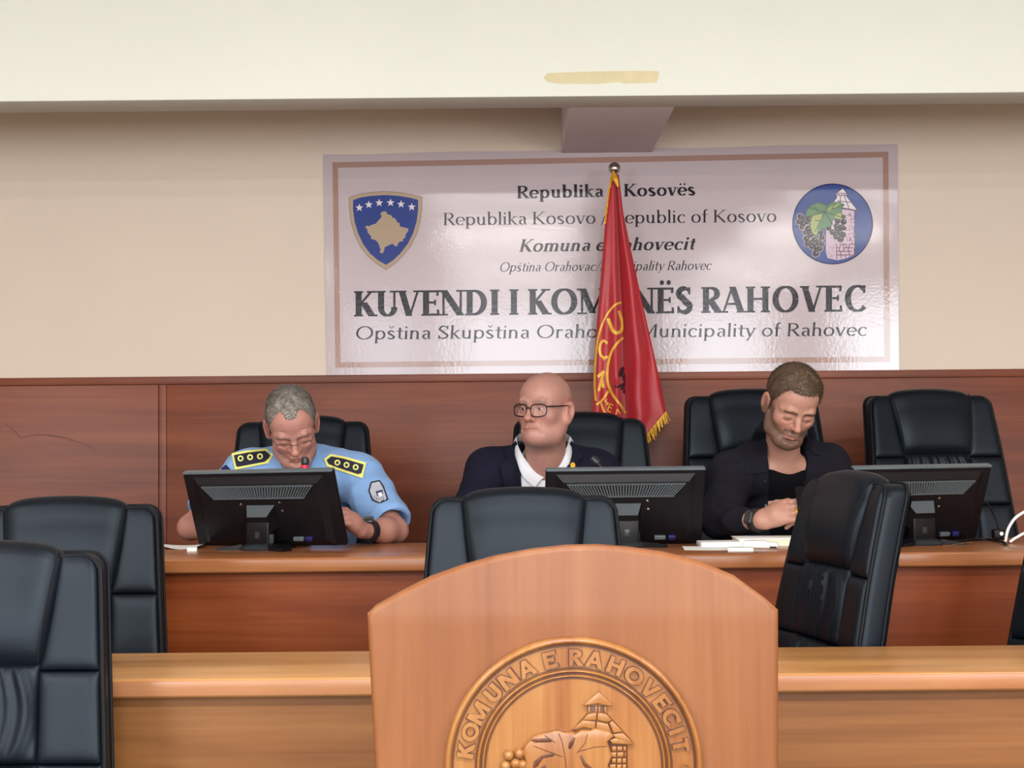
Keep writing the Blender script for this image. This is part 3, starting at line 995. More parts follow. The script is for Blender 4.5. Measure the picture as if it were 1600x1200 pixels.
M['banner'] = banner_mat('banner_vinyl_white', srgb(190, 176, 181))
M['b_tan'] = banner_mat('banner_print_tan', srgb(163, 130, 120))
M['b_black'] = banner_mat('banner_print_black', srgb(41, 38, 45), 0.09)
M['b_blue'] = banner_mat('banner_print_blue', srgb(52, 69, 135), 0.09)
M['b_blue2'] = banner_mat('banner_print_logo_blue', srgb(60, 80, 146), 0.09)
M['b_navy'] = banner_mat('banner_print_navy', srgb(32, 36, 84), 0.09)
M['b_gold'] = banner_mat('banner_print_beige', srgb(174, 154, 133), 0.09)
M['b_gold_d'] = banner_mat('banner_print_beige_dark', srgb(139, 117, 106), 0.09)
M['b_white'] = banner_mat('banner_print_star_white', srgb(218, 212, 218), 0.09)
M['b_stone'] = banner_mat('banner_print_stone', srgb(203, 179, 196), 0.09)
M['b_brick'] = banner_mat('banner_print_brick_line', srgb(96, 64, 84), 0.09)
M['b_leaf'] = banner_mat('banner_print_leaf', srgb(98, 135, 98), 0.09)
M['b_leaf2'] = banner_mat('banner_print_leaf_light', srgb(161, 172, 106), 0.09)
M['b_leafd'] = banner_mat('banner_print_leaf_dark', srgb(44, 72, 60), 0.09)
M['b_grape'] = banner_mat('banner_print_grape', srgb(52, 44, 56), 0.09)
M['b_rim'] = banner_mat('banner_print_grape_rim', srgb(196, 180, 170), 0.09)

bc = P(953, 587, BNY)
banner = thing('banner', 'wide white printed municipality banner on the end wall', 'banner', (bc.x, BNY, bc.z))
BO = Vector((bc.x, BNY, bc.z))


def quad_px(u, v):
    a = Vector(TL).lerp(Vector(TR_), u)
    b = Vector(BL).lerp(Vector(BR_), u)
    return a.lerp(b, v)


def bpt(px, py, lift):
    return P(px, py, BNY - 0.0012 - lift) - BO


# vinyl sheet with a few slack waves along its edges
rows = []
for j in range(17):
    row = []
    for i in range(49):
        u, v = i / 48, j / 16
        q = quad_px(u, v)
        edge = max(0, 1 - min(v, 1 - v) * 9)
        wv = 0.0
        row.append(bpt(q.x, q.y + 0.8 * math.sin(u * 21) * edge, 0.0) + Vector((0, wv, 0)))
    rows.append(row)
mb = MB().grid(rows)
bk = [[p + Vector((0, 0.0012, 0)) for p in r_] for r_ in rows]
rim = lambda g: g[0] + [r_[-1] for r_ in g[1:]] + g[-1][::-1][1:] + [r_[0] for r_ in g[::-1]][1:-1]
mb.grid([rim(rows), rim(bk)], closed_u=True)
sheet = mb.build('sheet', M['banner'], banner, False)


def flat(name, polys, mat, lift, parent=banner):
    mb = MB()
    for iq, q in enumerate(polys):
        if len(q) <= 4: fs = [tuple(range(len(q)))]
        else: fs = [tuple(t) for t in tessellate_polygon([[Vector((p[0], p[1], 0)) for p in q]])]
        vs = [bpt(p[0], p[1], lift + (iq % 9) * 0.00003) for p in q]      # strokes that cross lie a hair apart
        # every face looks at the hall
        out = []
        for f in fs:
            a, b, c = (vs[f[0]], vs[f[1]], vs[f[2]])
            out.append(f if (b - a).cross(c - a).y < 0 else f[::-1])
        mb.add(vs, out)
    me = bpy.data.meshes.new(name)
    me.from_pydata(mb.v, [], mb.f)
    return link(name, me, parent, mat)


# tan frame
fo = [(519.5, 253.5), (1388, 237), (1391, 565.5), (524, 574.5)]
fi = [(528, 262), (1379.5, 246), (1382, 557), (532, 566)]
flat('printed_border', [[fo[i], fo[(i + 1) % 4], fi[(i + 1) % 4], fi[i]] for i in range(4)], M['b_tan'], 0.0006)


def line(name, s, x0, y0, x1, y1, cap, t, n, sf, italic=0.0, track=0.0, cap1=None):
    polys, wd = text_polys(s, t, n, sf, italic, track)
    sx = (x1 - x0) / wd
    res = []
    for q in polys:
        o_ = []
        for gx, gy in q:
            f = gx / wd
            cp = cap + ((cap1 or cap) - cap) * f
            o_.append((x0 + gx * sx, y0 + (y1 - y0) * f - gy * cp))
        res.append(o_)
    cuts = [0] + [c for c in WORD_AT] + [len(res)]
    for a, b in zip(cuts[:-1], cuts[1:]):
        if b > a: flat(name, res[a:b], M['b_black'], 0.0009)


line('printed_word', 'Republika e Kosovës', 807, 310, 1087, 305, 19.5, .20, .075, .06)
line('printed_word', 'Republika Kosovo / Republic of Kosovo', 692, 352, 1214, 346.5, 19.5, .125, .045, .07)
line('printed_word', 'Komuna e Rahovecit', 810, 393.5, 1085, 390, 19.5, .19, .07, .05, 0.22)
line('printed_word', 'Opština Orahovac/Municipality Rahovec', 779, 424.5, 1111, 421.5, 14.5, .12, .05, .05, 0.24)
line('printed_word', 'KUVENDI I KOMUNËS RAHOVEC', 552, 494.5, 1358, 486.5, 39.5, .27, .085, .07, 0, 0.02, 41)
line('printed_word', 'Opština Skupština Orahovac/Municipality of Rahovec', 554, 530.5, 1355, 524.5, 20.5, .12, .065, .03, 0.05)

# shield with stars and map outline
def sc(pts, ox, oy, k):
    return [(ox + x / k, oy + y / k) for x, y in pts]


def smooth_closed(pts, n=6):
    out = []
    m_ = len(pts)
    for i in range(m_):
        p0, p1, p2, p3 = pts[i - 1], pts[i], pts[(i + 1) % m_], pts[(i + 2) % m_]
        for k in range(n):
            t = k / n
            out.append(tuple(0.5 * (2 * p1[a] + (p2[a] - p0[a]) * t + (2 * p0[a] - 5 * p1[a] + 4 * p2[a] - p3[a]) * t * t + (3 * p1[a] - p0[a] - 3 * p2[a] + p3[a]) * t ** 3) for a in (0, 1)))
    return out


sh_out = [(120, 225), (260, 180), (400, 160), (570, 150), (740, 160), (900, 185), (1040, 222), (1035, 380), (1015, 540), (970, 690), (900, 830), (800, 960), (700, 1055), (585, 1135), (460, 1055), (350, 960), (260, 840), (190, 690), (145, 540), (125, 380)]
cxs, cys = 580, 600


def shrink(pts, d):
    res = []
    n = len(pts)
    for i, p in enumerate(pts):
        a, b = Vector(pts[i - 1]), Vector(pts[(i + 1) % n])
        t = (b - a).normalized()
        nn = Vector((-t.y, t.x))
        if nn.dot(Vector((cxs, cys)) - Vector(p)) < 0: nn = -nn
        k = 1.35 if i in (0, 6, 13) else 1.0
        res.append((p[0] + nn.x * d * k, p[1] + nn.y * d * k))
    return res


shield = flat('shield_emblem', [sc(sh_out, 530, 280, 8)], M['b_gold_d'], 0.0008)
shield['label'] = 'blue and beige shield emblem with six white stars'
flat('shield_rim', [sc(shrink(sh_out, 7), 530, 280, 8)], M['b_gold'], 0.0011, shield)
flat('shield_field', [sc(shrink(sh_out, 48), 530, 280, 8)], M['b_blue'], 0.0014, shield)
for sx_, sy_ in ((252, 357), (370, 319), (500, 296), (642, 294), (773, 313), (907, 348)):
    st = []
    for k in range(10):
        rr = 52 if k % 2 == 0 else 21
        st.append((sx_ + rr * math.sin(R(36 * k)), sy_ - rr * math.cos(R(36 * k))))
    flat('star', [sc(st, 530, 280, 8)], M['b_white'], 0.0017, shield)
mp = [(320, 605), (345, 578), (375, 590), (400, 572), (460, 555), (490, 515), (525, 480), (530, 455), (512, 435), (540, 405), (585, 402), (600, 435), (655, 455), (665, 480), (700, 490), (725, 535), (755, 550), (758, 590), (800, 600), (865, 618), (860, 650), (830, 690), (825, 730), (790, 755), (805, 775), (760, 780), (735, 800), (728, 835), (700, 838), (670, 805), (620, 825), (570, 850), (560, 900), (540, 928), (510, 920), (505, 900), (520, 885), (500, 830), (485, 790), (450, 760), (400, 745), (395, 710), (355, 665), (350, 620)]
flat('map_outline', [sc(mp, 530, 280, 8)], M['b_gold'], 0.0017, shield)

# round emblem with tower, leaf and grapes
K7 = (1220, 270, 7.5)
circ = lambda cx, cy, r_, n=40: [(cx + r_ * math.cos(2 * PI * k / n), cy + r_ * math.sin(2 * PI * k / n)) for k in range(n)]
logo = flat('round_emblem', [sc(circ(607, 600, 474, 72), *K7)], M['b_navy'], 0.0008)
logo['label'] = 'round blue emblem with stone tower, vine leaf and grapes'
flat('emblem_field', [sc(circ(607, 600, 460, 72), *K7)], M['b_blue2'], 0.0011, logo)
tower = [(530, 650), (640, 420), (862, 440), (870, 960), (760, 1005), (660, 1025), (600, 1010), (548, 1000), (528, 930)]
flat('tower', [sc(tower, *K7)], M['b_stone'], 0.0014, logo)
flat('tower_roof', [sc([(725, 175), (775, 235), (768, 265), (830, 345), (897, 437), (740, 410), (640, 400), (625, 340), (660, 290), (652, 240)], *K7)], M['b_white'], 0.0016, logo)
br = []
rg = random.Random(5)
ln_ = lambda x0, y0, x1, y1, w_: stroke_quads([(x0, y0), (x1, y1)], lambda a, b, c: w_)
for k in range(13):
    y = 460 + k * 42
    wgt = 5 if y < 800 else 9
    a_ = 745 if y < 820 else 655
    x = a_
    while x < 850:
        ln = rg.uniform(30, 60)
        if rg.random() < (0.75 if y > 800 else 0.5): br += ln_(x, y, min(866, x + ln), y - rg.uniform(0, 6), wgt)
        if rg.random() < (0.8 if y > 800 else 0.4): br += ln_(min(860, x + ln), y, min(860, x + ln), y + 38, wgt)
        x += ln
br += ln_(652, 830, 655, 1020, 8) + ln_(865, 440, 870, 960, 9) + ln_(808, 475, 808, 500, 14) + ln_(812, 760, 812, 790, 14)
for k in range(14):
    br += ln_(545 + rg.uniform(0, 100), 700 + k * 22, 560 + rg.uniform(0, 90), 700 + k * 22 + rg.uniform(-8, 8), 4)
flat('brick_lines', [sc(q, *K7) for q in br], M['b_brick'], 0.0017, logo)
rl = []
for q in ((725, 180, 650, 240), (725, 180, 775, 238), (650, 240, 775, 240), (660, 265, 770, 265), (680, 240, 680, 265), (750, 240, 750, 265), (715, 240, 715, 265), (660, 330, 820, 345), (700, 270, 690, 400), (745, 270, 800, 420), (765, 265, 895, 435), (640, 400, 897, 440), (720, 420, 895, 445), (652, 265, 625, 335)):
    rl += ln_(*q, 9)
flat('roof_lines', [sc(q, *K7) for q in rl], M['b_brick'], 0.0019, logo)
gr = [(228, 512, 32), (265, 540, 30), (212, 575, 34), (258, 600, 36), (245, 640, 30), (330, 545, 36), (310, 580, 28), (320, 660, 42), (285, 700, 30), (345, 725, 40), (300, 770, 38), (395, 785, 36), (310, 830, 36), (360, 820, 38), (440, 815, 38), (480, 755, 36), (465, 690, 38), (480, 830, 32), (410, 870, 40), (360, 865, 32), (460, 890, 34), (410, 945, 42),
      (735, 515, 26), (735, 575, 36), (665, 565, 34), (560, 645, 34), (605, 695, 34), (655, 625, 36), (712, 640, 36), (745, 650, 26), (640, 720, 32), (690, 700, 38), (735, 725, 32), (640, 755, 26), (700, 775, 42), (655, 660, 30)]
for (gx, gy, r_) in gr:
    g = flat('grape', [sc(circ(gx, gy, r_ + 5, 18), *K7)], M['b_rim'], 0.0019 + 0.00001 * (gr.index((gx, gy, r_))), logo)
    flat_g = MB()
    mbp = [sc(circ(gx, gy, r_ - 1, 18), *K7)]
    me = g.data
    q = mbp[0]
    n0 = len(me.vertices)
    vs = [tuple(v.co) for v in me.vertices] + [tuple(bpt(p[0], p[1], 0.0022 + 0.00001 * gr.index((gx, gy, r_)))) for p in q]
    hq = sc(circ(gx + r_ * .25, gy - r_ * .25, r_ * .16, 8), *K7)
    n1 = len(vs)
    vs += [tuple(bpt(p[0], p[1], 0.0027)) for p in hq]
    fs = [tuple(range(n0))[::-1], tuple(range(n0, n1))[::-1], tuple(range(n1, len(vs)))[::-1]]
    me2 = bpy.data.meshes.new('grape')
    me2.from_pydata(vs, [], fs)
    for mt in (M['b_rim'], M['b_grape'], M['b_white']): me2.materials.append(mt)
    me2.polygons.foreach_set('material_index', [0, 1, 2])
    g.data = me2
leaf = [(285, 530), (300, 440), (340, 390), (430, 345), (520, 370), (545, 385), (600, 345), (690, 345), (745, 375), (710, 420), (720, 490), (700, 550), (640, 540), (600, 560), (605, 610), (560, 630), (500, 650), (470, 670), (440, 700), (415, 745), (370, 710), (345, 640), (350, 560), (360, 520), (310, 510)]
flat('vine_leaf', [sc(leaf, *K7)], M['b_leaf'], 0.0029, logo)
flat('leaf_light', [sc(q, *K7) for q in ([(350, 560), (380, 500), (480, 480), (490, 520), (440, 600), (420, 740), (370, 700), (345, 640)], [(620, 500), (690, 470), (715, 480), (700, 545), (645, 535)], [(520, 450), (600, 390), (700, 355), (640, 410), (560, 460)])], M['b_leaf2'], 0.0031, logo)
lv = []
for q in ((520, 455, 300, 520), (520, 455, 330, 410), (520, 455, 400, 690), (520, 455, 740, 375), (520, 455, 700, 520), (520, 455, 600, 600), (520, 455, 545, 375), (440, 470, 400, 400), (600, 420, 640, 360), (460, 560, 400, 560)):
    lv += ln_(*q, 8)
lv += [q for i in range(len(leaf)) for q in ln_(*leaf[i], *leaf[(i + 1) % len(leaf)], 6)]
flat('leaf_veins', [sc(q, *K7) for q in lv], M['b_leafd'], 0.0033, logo)
# ------------------------------------------------------------------ lectern
LY = 2.35
lb = P(895, 1196, LY)
LO = Vector((lb.x, LY, 0))
lectern = thing('lectern', 'orange wooden lectern with arched top and carved round emblem', 'lectern', LO)


def lp(px, py, lift=0.0):
    q = P(px, py, LY)
    return Vector((q.x, LY - lift, q.z)) - LO


arch = [(572.5, 960), (585, 948), (628, 924), (672, 902), (722, 884), (772, 870), (830, 859), (885, 853), (934, 852), (985, 856), (1040, 864), (1096, 878), (1150, 901), (1197, 935), (1217.5, 954)]
aw = [lp(*p) for p in arch]
zb = 0.02
outline = [(aw[0].x + 0.055, zb)] + [(v.x, v.z) for v in aw] + [(aw[-1].x - 0.018, zb)]
# the board: outline loops from the front face over a rounded rim to the back
dense = []
for i in range(len(outline)):
    p, q = Vector(outline[i]), Vector(outline[(i + 1) % len(outline)])
    k = max(1, int((q - p).length / 0.02))
    dense += [p.lerp(q, t / k) for t in range(k)]


def inset(d):
    n = len(dense)
    res = []
    for i in range(n):
        a, b, c = dense[i - 1], dense[i], dense[(i + 1) % n]
        t1, t2 = (b - a).normalized(), (c - b).normalized()
        n1, n2 = Vector((t1.y, -t1.x)), Vector((t2.y, -t2.x))
        m_ = (n1 + n2).normalized()
        k = 1 / max(0.5, m_.dot(n1))
        res.append(b + m_ * d * k)
    return res


rows = []
for k in range(6):
    a = PI / 2 * k / 5
    rows.append([Vector((p.x, 0.010 * (1 - math.sin(a)), p.y)) for p in inset(0.010 * (1 - math.cos(a)))][::1])
rows = rows[::-1]
rows.append([Vector((p.x, 0.030, p.y)) for p in inset(0)])
rows.append([Vector((p.x, 0.036, p.y)) for p in inset(0.005)])
mb = MB().grid(rows, closed_u=True)
for r0_ in (rows[0], rows[-1]):
    tr_ = tessellate_polygon([[Vector((p.x, p.z, 0)) for p in r0_]])
    mb.add(r0_, [tuple(t) for t in tr_])
MB_board = mb.build('front_board', M['lectern'], lectern, True, 25)
hwid = 0.30
for s in (-1, 1):
    MB().prism([(0.037, 0.05), (0.42, 0.05), (0.36, 0.98), (0.037, 1.06)], lambda q: (s * hwid, q[0], q[1]), lambda q: (s * (hwid - 0.02), q[0], q[1])).build('side_board', M['lectern'], lectern, True, 30)
Mx = Matrix.Translation((0, 0.22, 1.02)) @ Matrix.Rotation(R(-13), 4, 'X')
MB().rbox(-0.279, 0.279, -0.18, 0.19, -0.011, 0.011, 0.004, 0, Mx).build('reading_top', M['lectern'], lectern)
MB().rbox(-0.279, 0.279, 0.04, 0.38, 0.55, 0.57, 0.003).build('shelf', M['lectern'], lectern)
MB().rbox(-0.33, 0.33, -0.02, 0.46, 0.0, 0.05, 0.006).build('plinth', M['lectern'], lectern)

# carved disc
ec = lp(896, 1196)
PXM = LY / FPX
disc_r = 199 * PXM


def ring_prof(r0, r1, y0, hgt, k=10):
    return [((r0 + r1) / 2 - (r1 - r0) / 2 * math.cos(PI * i / k), y0 + hgt * math.sin(PI * i / k)) for i in range(k + 1)]


def lathe_y(prof, seg=120):
    """profile (radius, height towards the hall) turned about the disc's axis"""
    rows = []
    for rr, hh in prof:
        rows.append([(ec.x + rr * math.cos(2 * PI * k / seg), -hh, ec.z + rr * math.sin(2 * PI * k / seg)) for k in range(seg)])
    return rows


emb = MB()
emb.grid(lathe_y([(disc_r, -0.001), (disc_r, 0.010), (0.186 * disc_r / 0.2, 0.010), (0.0001, 0.008)]), closed_u=True)
emblem = emb.build('carved_emblem', M['pine'], lectern, True, 30)
emblem['label'] = 'round carved pine emblem with raised lettering, tower and grapes'
MB().grid(lathe_y(ring_prof(disc_r * 0.945, disc_r * 1.005, 0.007, 0.012)), closed_u=True).build('outer_ring', M['pine'], emblem)
MB().grid(lathe_y(ring_prof(disc_r * 0.725, disc_r * 0.755, 0.006, 0.009)), closed_u=True).build('inner_ring', M['pine'], emblem)
MB().grid(lathe_y(ring_prof(disc_r * 0.690, disc_r * 0.715, 0.006, 0.0075)), closed_u=True).build('inner_ring', M['pine'], emblem)
for ra, rb in ((0.930, 0.946), (0.756, 0.768), (0.678, 0.690), (0.714, 0.726)):
    MB().grid(lathe_y([(disc_r * ra, 0.0092), (disc_r * ra, 0.0106), (disc_r * rb, 0.0106), (disc_r * rb, 0.0092)]), closed_u=True).build('stained_groove', M['pine_dark'], emblem)


angs = [('K', -81), ('O', -70.6), ('M', -59.5), ('U', -47.5), ('N', -36.4), ('A', -24.9), ('E', -12.6), ('R', 1.2), ('A', 12), ('H', 23.2), ('O', 34.2), ('V', 44.6), ('E', 54), ('C', 63.6), ('I', 71.2), ('T', 79)]
rt = 155.5 * PXM
CAPH = 25.5 * PXM
for ch, an in angs:
    a = R(an)
    tx, tz = math.cos(a), -math.sin(a)
    nx_, nz_ = math.sin(a), math.cos(a)
    for dark in (0, 1):
        polys, wd = text_polys(ch, .25 + .10 * dark, .21 + .10 * dark, 0)
        if not dark: wd0 = wd
        mb = MB()
        for iq, q in enumerate(polys):
            f0 = lambda p, h: Vector((ec.x + tx * (p[0] - wd / 2) * CAPH * 1.02 + nx_ * (rt + (p[1] - .5) * CAPH * (1 + .08 * dark) + .5 * CAPH), -h, ec.z + tz * (p[0] - wd / 2) * CAPH * 1.02 + nz_ * (rt + (p[1] - .5) * CAPH * (1 + .08 * dark) + .5 * CAPH)))
            mb.prism(q, lambda p: f0(p, (0.0112 if dark else 0.0155) + (iq % 41) * 0.00002), lambda p: f0(p, 0.009))
        if dark: mb.build('letter_outline', M['pine_dark'], letter, False)
        else: letter = mb.build('letter', M['pine'], emblem, False)
# small ring after the last letter
dg_ = lp(1069, 1197)
mb = MB()
mb.tube([(dg_.x + 0.006 * math.cos(2 * PI * k / 16), -0.0115, dg_.z + 0.006 * math.sin(2 * PI * k / 16)) for k in range(17)], 0.0018, 6, caps=False)
mb.build('dot_ring', M['pine'], emblem)

E5 = (680, 980, 3.636)


def relief(name, poly, h0, h1, mat, parent, inset=2.0, puff=0.0):
    """carved piece: polygon in emblem pixels, from height h0 to h1 above the board, softened rim"""
    pts = sc(poly, *E5)
    bm = bmesh.new()
    vs = [bm.verts.new(lp(x, y, h0)) for x, y in pts]
    f = bm.faces.new(vs)
    r_ = bmesh.ops.extrude_face_region(bm, geom=[f])
    ex = [g for g in r_['geom'] if isinstance(g, bmesh.types.BMVert)]
    bmesh.ops.translate(bm, vec=(0, -(h1 - h0), 0), verts=ex)
    bmesh.ops.recalc_face_normals(bm, faces=bm.faces)
    top = [e for e in bm.edges if all(abs(v.co.y + h1) < 1e-6 for v in e.verts)]
    bmesh.ops.bevel(bm, geom=top, offset=inset * PXM, segments=3, profile=0.5, affect='EDGES')
    bmesh.ops.triangulate(bm, faces=[f for f in bm.faces if len(f.verts) > 4])
    return MB().bm(bm).build(name, mat, parent, True, 45)


# tower: cap roof, posts, wide roof of shingles, masonry below
rk = []
tower_o = relief('tower', [(862, 440), (972, 440), (972, 480), (1132, 655), (1090, 662), (1092, 1000), (820, 1000), (770, 580), (862, 480)], 0.008, 0.0105, M['pine_dark'], emblem)
relief('cap_roof', [(925, 355), (1003, 432), (985, 438), (920, 424), (845, 438), (836, 432)], 0.009, 0.018, M['pine'], tower_o)
for x in (872, 912, 930, 964):
    relief('post', [(x - 6, 440), (x + 6, 440), (x + 6, 478), (x - 6, 478)], 0.009, 0.014, M['pine'], tower_o, 1.0)
roofs = [[(866, 482), (916, 476), (912, 520), (850, 522), (838, 515)], [(920, 476), (968, 482), (1000, 518), (978, 532), (916, 520)], [(836, 518), (908, 526), (905, 572), (842, 560), (800, 575), (775, 572)], [(914, 526), (978, 538), (1000, 590), (910, 572)], [(984, 534), (1004, 522), (1062, 585), (1008, 592)], [(1004, 598), (1064, 590), (1122, 648), (1020, 622)]]
for q in roofs: relief('shingle', q, 0.009, 0.015, M['pine'], tower_o, 2.2)
relief('eave', [(985, 628), (1020, 618), (1128, 650), (1118, 658), (1000, 650)], 0.009, 0.017, M['pine'], tower_o)
rg = random.Random(4)
for j in range(9):
    x = 1000 + (j % 2) * -14
    while x < 1075:
        wd_ = rg.uniform(26, 46)
        x1_ = min(x + wd_, 1086)
        if x1_ - x > 10: relief('stone', [(x, 668 + j * 34), (x1_ - 4, 666 + j * 34), (x1_ - 4, 694 + j * 34), (x, 696 + j * 34)], 0.009, rg.uniform(0.0125, 0.0145), M['pine'], tower_o, 2.0)
        x = x1_
leafp = [(540, 625), (560, 602), (590, 590), (640, 580), (690, 568), (735, 582), (775, 576), (795, 590), (825, 570), (880, 572), (900, 560), (955, 568), (985, 576), (1012, 606), (975, 640), (1002, 715), (980, 770), (1000, 850), (930, 890), (880, 980), (800, 1060), (740, 980), (640, 960), (560, 980), (520, 880), (490, 800), (512, 745), (494, 690), (512, 652)]
leaf_o = relief('vine_leaf', leafp, 0.008, 0.021, M['pine'], emblem, 5.0)
for q in ([(540, 628), (560, 618), (640, 614), (664, 624), (655, 638), (570, 640)], [(752, 670), (758, 640), (780, 614), (794, 612), (782, 650), (766, 678)], [(816, 715), (832, 712), (850, 750), (896, 790), (880, 800), (840, 772)], [(560, 745), (600, 712), (670, 695), (684, 705), (668, 718), (612, 728), (580, 775), (552, 790)], [(590, 800), (600, 775), (628, 764), (626, 785), (606, 805)]):
    relief('carved_slot', q, 0.0205, 0.0216, M['pine_dark'], leaf_o, 0.6)
for q in ([(700, 590), (720, 640), (740, 760), (745, 900)], [(560, 660), (640, 690), (720, 720)], [(810, 690), (900, 665), (970, 660)], [(860, 590), (850, 640), (800, 700)], [(620, 600), (680, 640)]):
    pts = [lp(*p, 0.0212) for p in sc(q, *E5)]
    MB().tube(pts, 0.0006, 6).build('vein', M['pine_dark'], leaf_o)
for gx, gy in ((418, 716), (478, 706), (400, 776), (456, 762), (498, 770), (380, 836), (436, 820), (478, 836), (410, 884), (460, 890), (436, 945)):
    q = lp(*sc([(gx, gy)], *E5)[0], 0.014)
    MB().sphere(q, 30 / 3.636 * PXM, 20, 12).build('grape', M['pine'], emblem)
# ------------------------------------------------------------------ flag on its pole
FLY = 5.90
fb = P(962, 640, FLY)
FO = Vector((fb.x, FLY, 0.33))
flag = thing('flag', 'red flag with gold emblem and fringe hanging on a pole', 'flag', FO)
M['flag'] = plain('red_flag_satin', srgb(168, 16, 32), 0.45, var=0.06, vscale=20, bmp=(700, 0.08, 0.0006), sheen=0.3)
M['flag_black'] = plain('black_flag_print', (0.012, 0.010, 0.012), 0.5)
LEFT = [(272, 957), (300, 951), (340, 946), (400, 941), (470, 935), (540, 929), (600, 926), (680, 923), (760, 921)]
RIGHT = [(272, 967), (300, 970), (333, 974), (400, 988), (470, 1003), (540, 1019), (600, 1032), (648, 1041), (690, 1020), (760, 1012)]
MID = [(272, 961), (400, 968), (500, 973), (600, 977), (680, 981), (760, 984)]


def lerp_tab(tab, y):
    ys = [q[0] for q in tab]
    xs_ = [q[1] for q in tab]
    return float(np.interp(y, ys, xs_))


def bottom_y(u):
    """lower hem: low on the pole side, rising to the right corner"""
    return 735 - 0.0 * u if u < 0.55 else 735 - (u - 0.55) / 0.45 * 92


def flag_depth(s, y):
    """depth offset from the pole plane of the cloth at fraction s across, pixel row y (metres, + = away)"""
    k = min(1, max(0, (y - 272) / 330))
    if s < 0.5:
        q = s / 0.5
        d = -0.055 * math.sin(PI * (0.12 + 0.72 * q)) - 0.018 * math.sin(3.2 * PI * q + 0.6) * k
    else:
        q = (s - 0.5) / 0.5
        d = 0.030 * (1 - q) ** 0.6 - 0.040 * math.sin(PI * min(1, q * 1.08)) + 0.010 * math.sin(2.6 * PI * q + y / 70) * k
    d += 0.006 * k * math.sin(y / 38 + 5 * s) + 0.005 * k * math.sin((y - 272) / 23 - 9 * s)
    return d * (0.25 + 0.75 * k)


def flag_x(s, y):
    a, m_, b = lerp_tab(LEFT, y), lerp_tab(MID, y), lerp_tab(RIGHT, y)
    return a + (m_ - a) * (s / 0.5) if s < 0.5 else m_ + (b - m_) * ((s - 0.5) / 0.5)


def flag_s(x, y):
    a, m_, b = lerp_tab(LEFT, y), lerp_tab(MID, y), lerp_tab(RIGHT, y)
    return 0.5 * (x - a) / max(1e-6, m_ - a) if x < m_ else 0.5 + 0.5 * (x - m_) / max(1e-6, b - m_)


def flag_pt(s, y, lift=0.0):
    # the cloth is laid out on the pole plane, then folded in depth
    q = P(flag_x(s, y), y, FLY)
    return Vector((q.x, FLY + flag_depth(s, y) - lift, q.z)) - FO


S_ = [0.5 * k / 16 for k in range(17)] + [0.5001] + [0.5 + 0.5 * k / 18 for k in range(1, 19)]
rows = []
for j in range(71):
    row = []
    for s in S_:
        y = 273 + (bottom_y(s) - 273) * j / 70
        row.append(flag_pt(s, y))
    rows.append(row)
mb = MB().grid(rows)
back = [[p + Vector((0, 0.003, 0)) for p in r_] for r_ in rows]
mb.grid([r_[::-1] for r_ in back])
rim = lambda g: g[0] + [r_[-1] for r_ in g[1:]] + g[-1][::-1][1:] + [r_[0] for r_ in g[::-1]][1:-1]
mb.grid([rim(rows), rim(back)], closed_u=True)
cloth = mb.build('cloth', M['flag'], flag, True, 50)
# hidden rear fold of the cloth around the pole
mb = MB().tube([P(960, y, FLY + 0.05) - FO for y in (275, 400, 600, 760)], [0.012, 0.03, 0.06, 0.07], 14)
mb.build('rear_fold', M['flag'], flag)
top = P(960, 263, FLY + 0.02) - FO
MB().tube([(top.x, top.y + 0.02, 0.012), (top.x, top.y, top.z)], 0.011, 12).build('pole', M['chrome'], flag)
MB().sphere(top, 0.0245, 24, 16).build('finial', M['chrome'], flag)
MB().lathe([(0.13, 0.0), (0.13, 0.02), (0.115, 0.032), (0.03, 0.045), (0.02, 0.09)], 32, (top.x, top.y + 0.02, 0)).build('base', M['chrome'], flag)


def fringe(name, pts, dirs, ln, n):
    mb = MB()
    rg = random.Random(3)
    for k in range(n):
        f = k / (n - 1) * (len(pts) - 1)
        i = min(int(f), len(pts) - 2)
        p = pts[i].lerp(pts[i + 1], f - i)
        d = (dirs + Vector((rg.uniform(-.2, .2), rg.uniform(-.2, .2), rg.uniform(-.15, .15)))).normalized()
        l_ = ln * rg.uniform(.75, 1.1)
        mb.tube([p, p + d * l_ * .6 + Vector((rg.uniform(-.002, .002), 0, 0)), p + d * l_], [0.0028, 0.0026, 0.0018], 5)
    o = mb.build(name, M['gold'], flag)
    o['kind'] = 'stuff'
    return o


fringe('gold_fringe', [flag_pt(s, bottom_y(s), 0.001) for s in (0.62, 0.7, 0.8, 0.9, 1.0)], Vector((0.25, 0, -1)), 0.042, 60)
fringe('gold_fringe', [flag_pt(0.01, y, 0.002) for y in (272, 290, 320, 345)], Vector((-0.25, -0.2, -1)), 0.026, 34)
MB().tube([P(958, 268, FLY - 0.025) - FO, P(962, 280, FLY - 0.045) - FO, P(966, 292, FLY - 0.045) - FO], [0.006, 0.011, 0.004], 8).build('gold_tassel', M['gold'], flag)


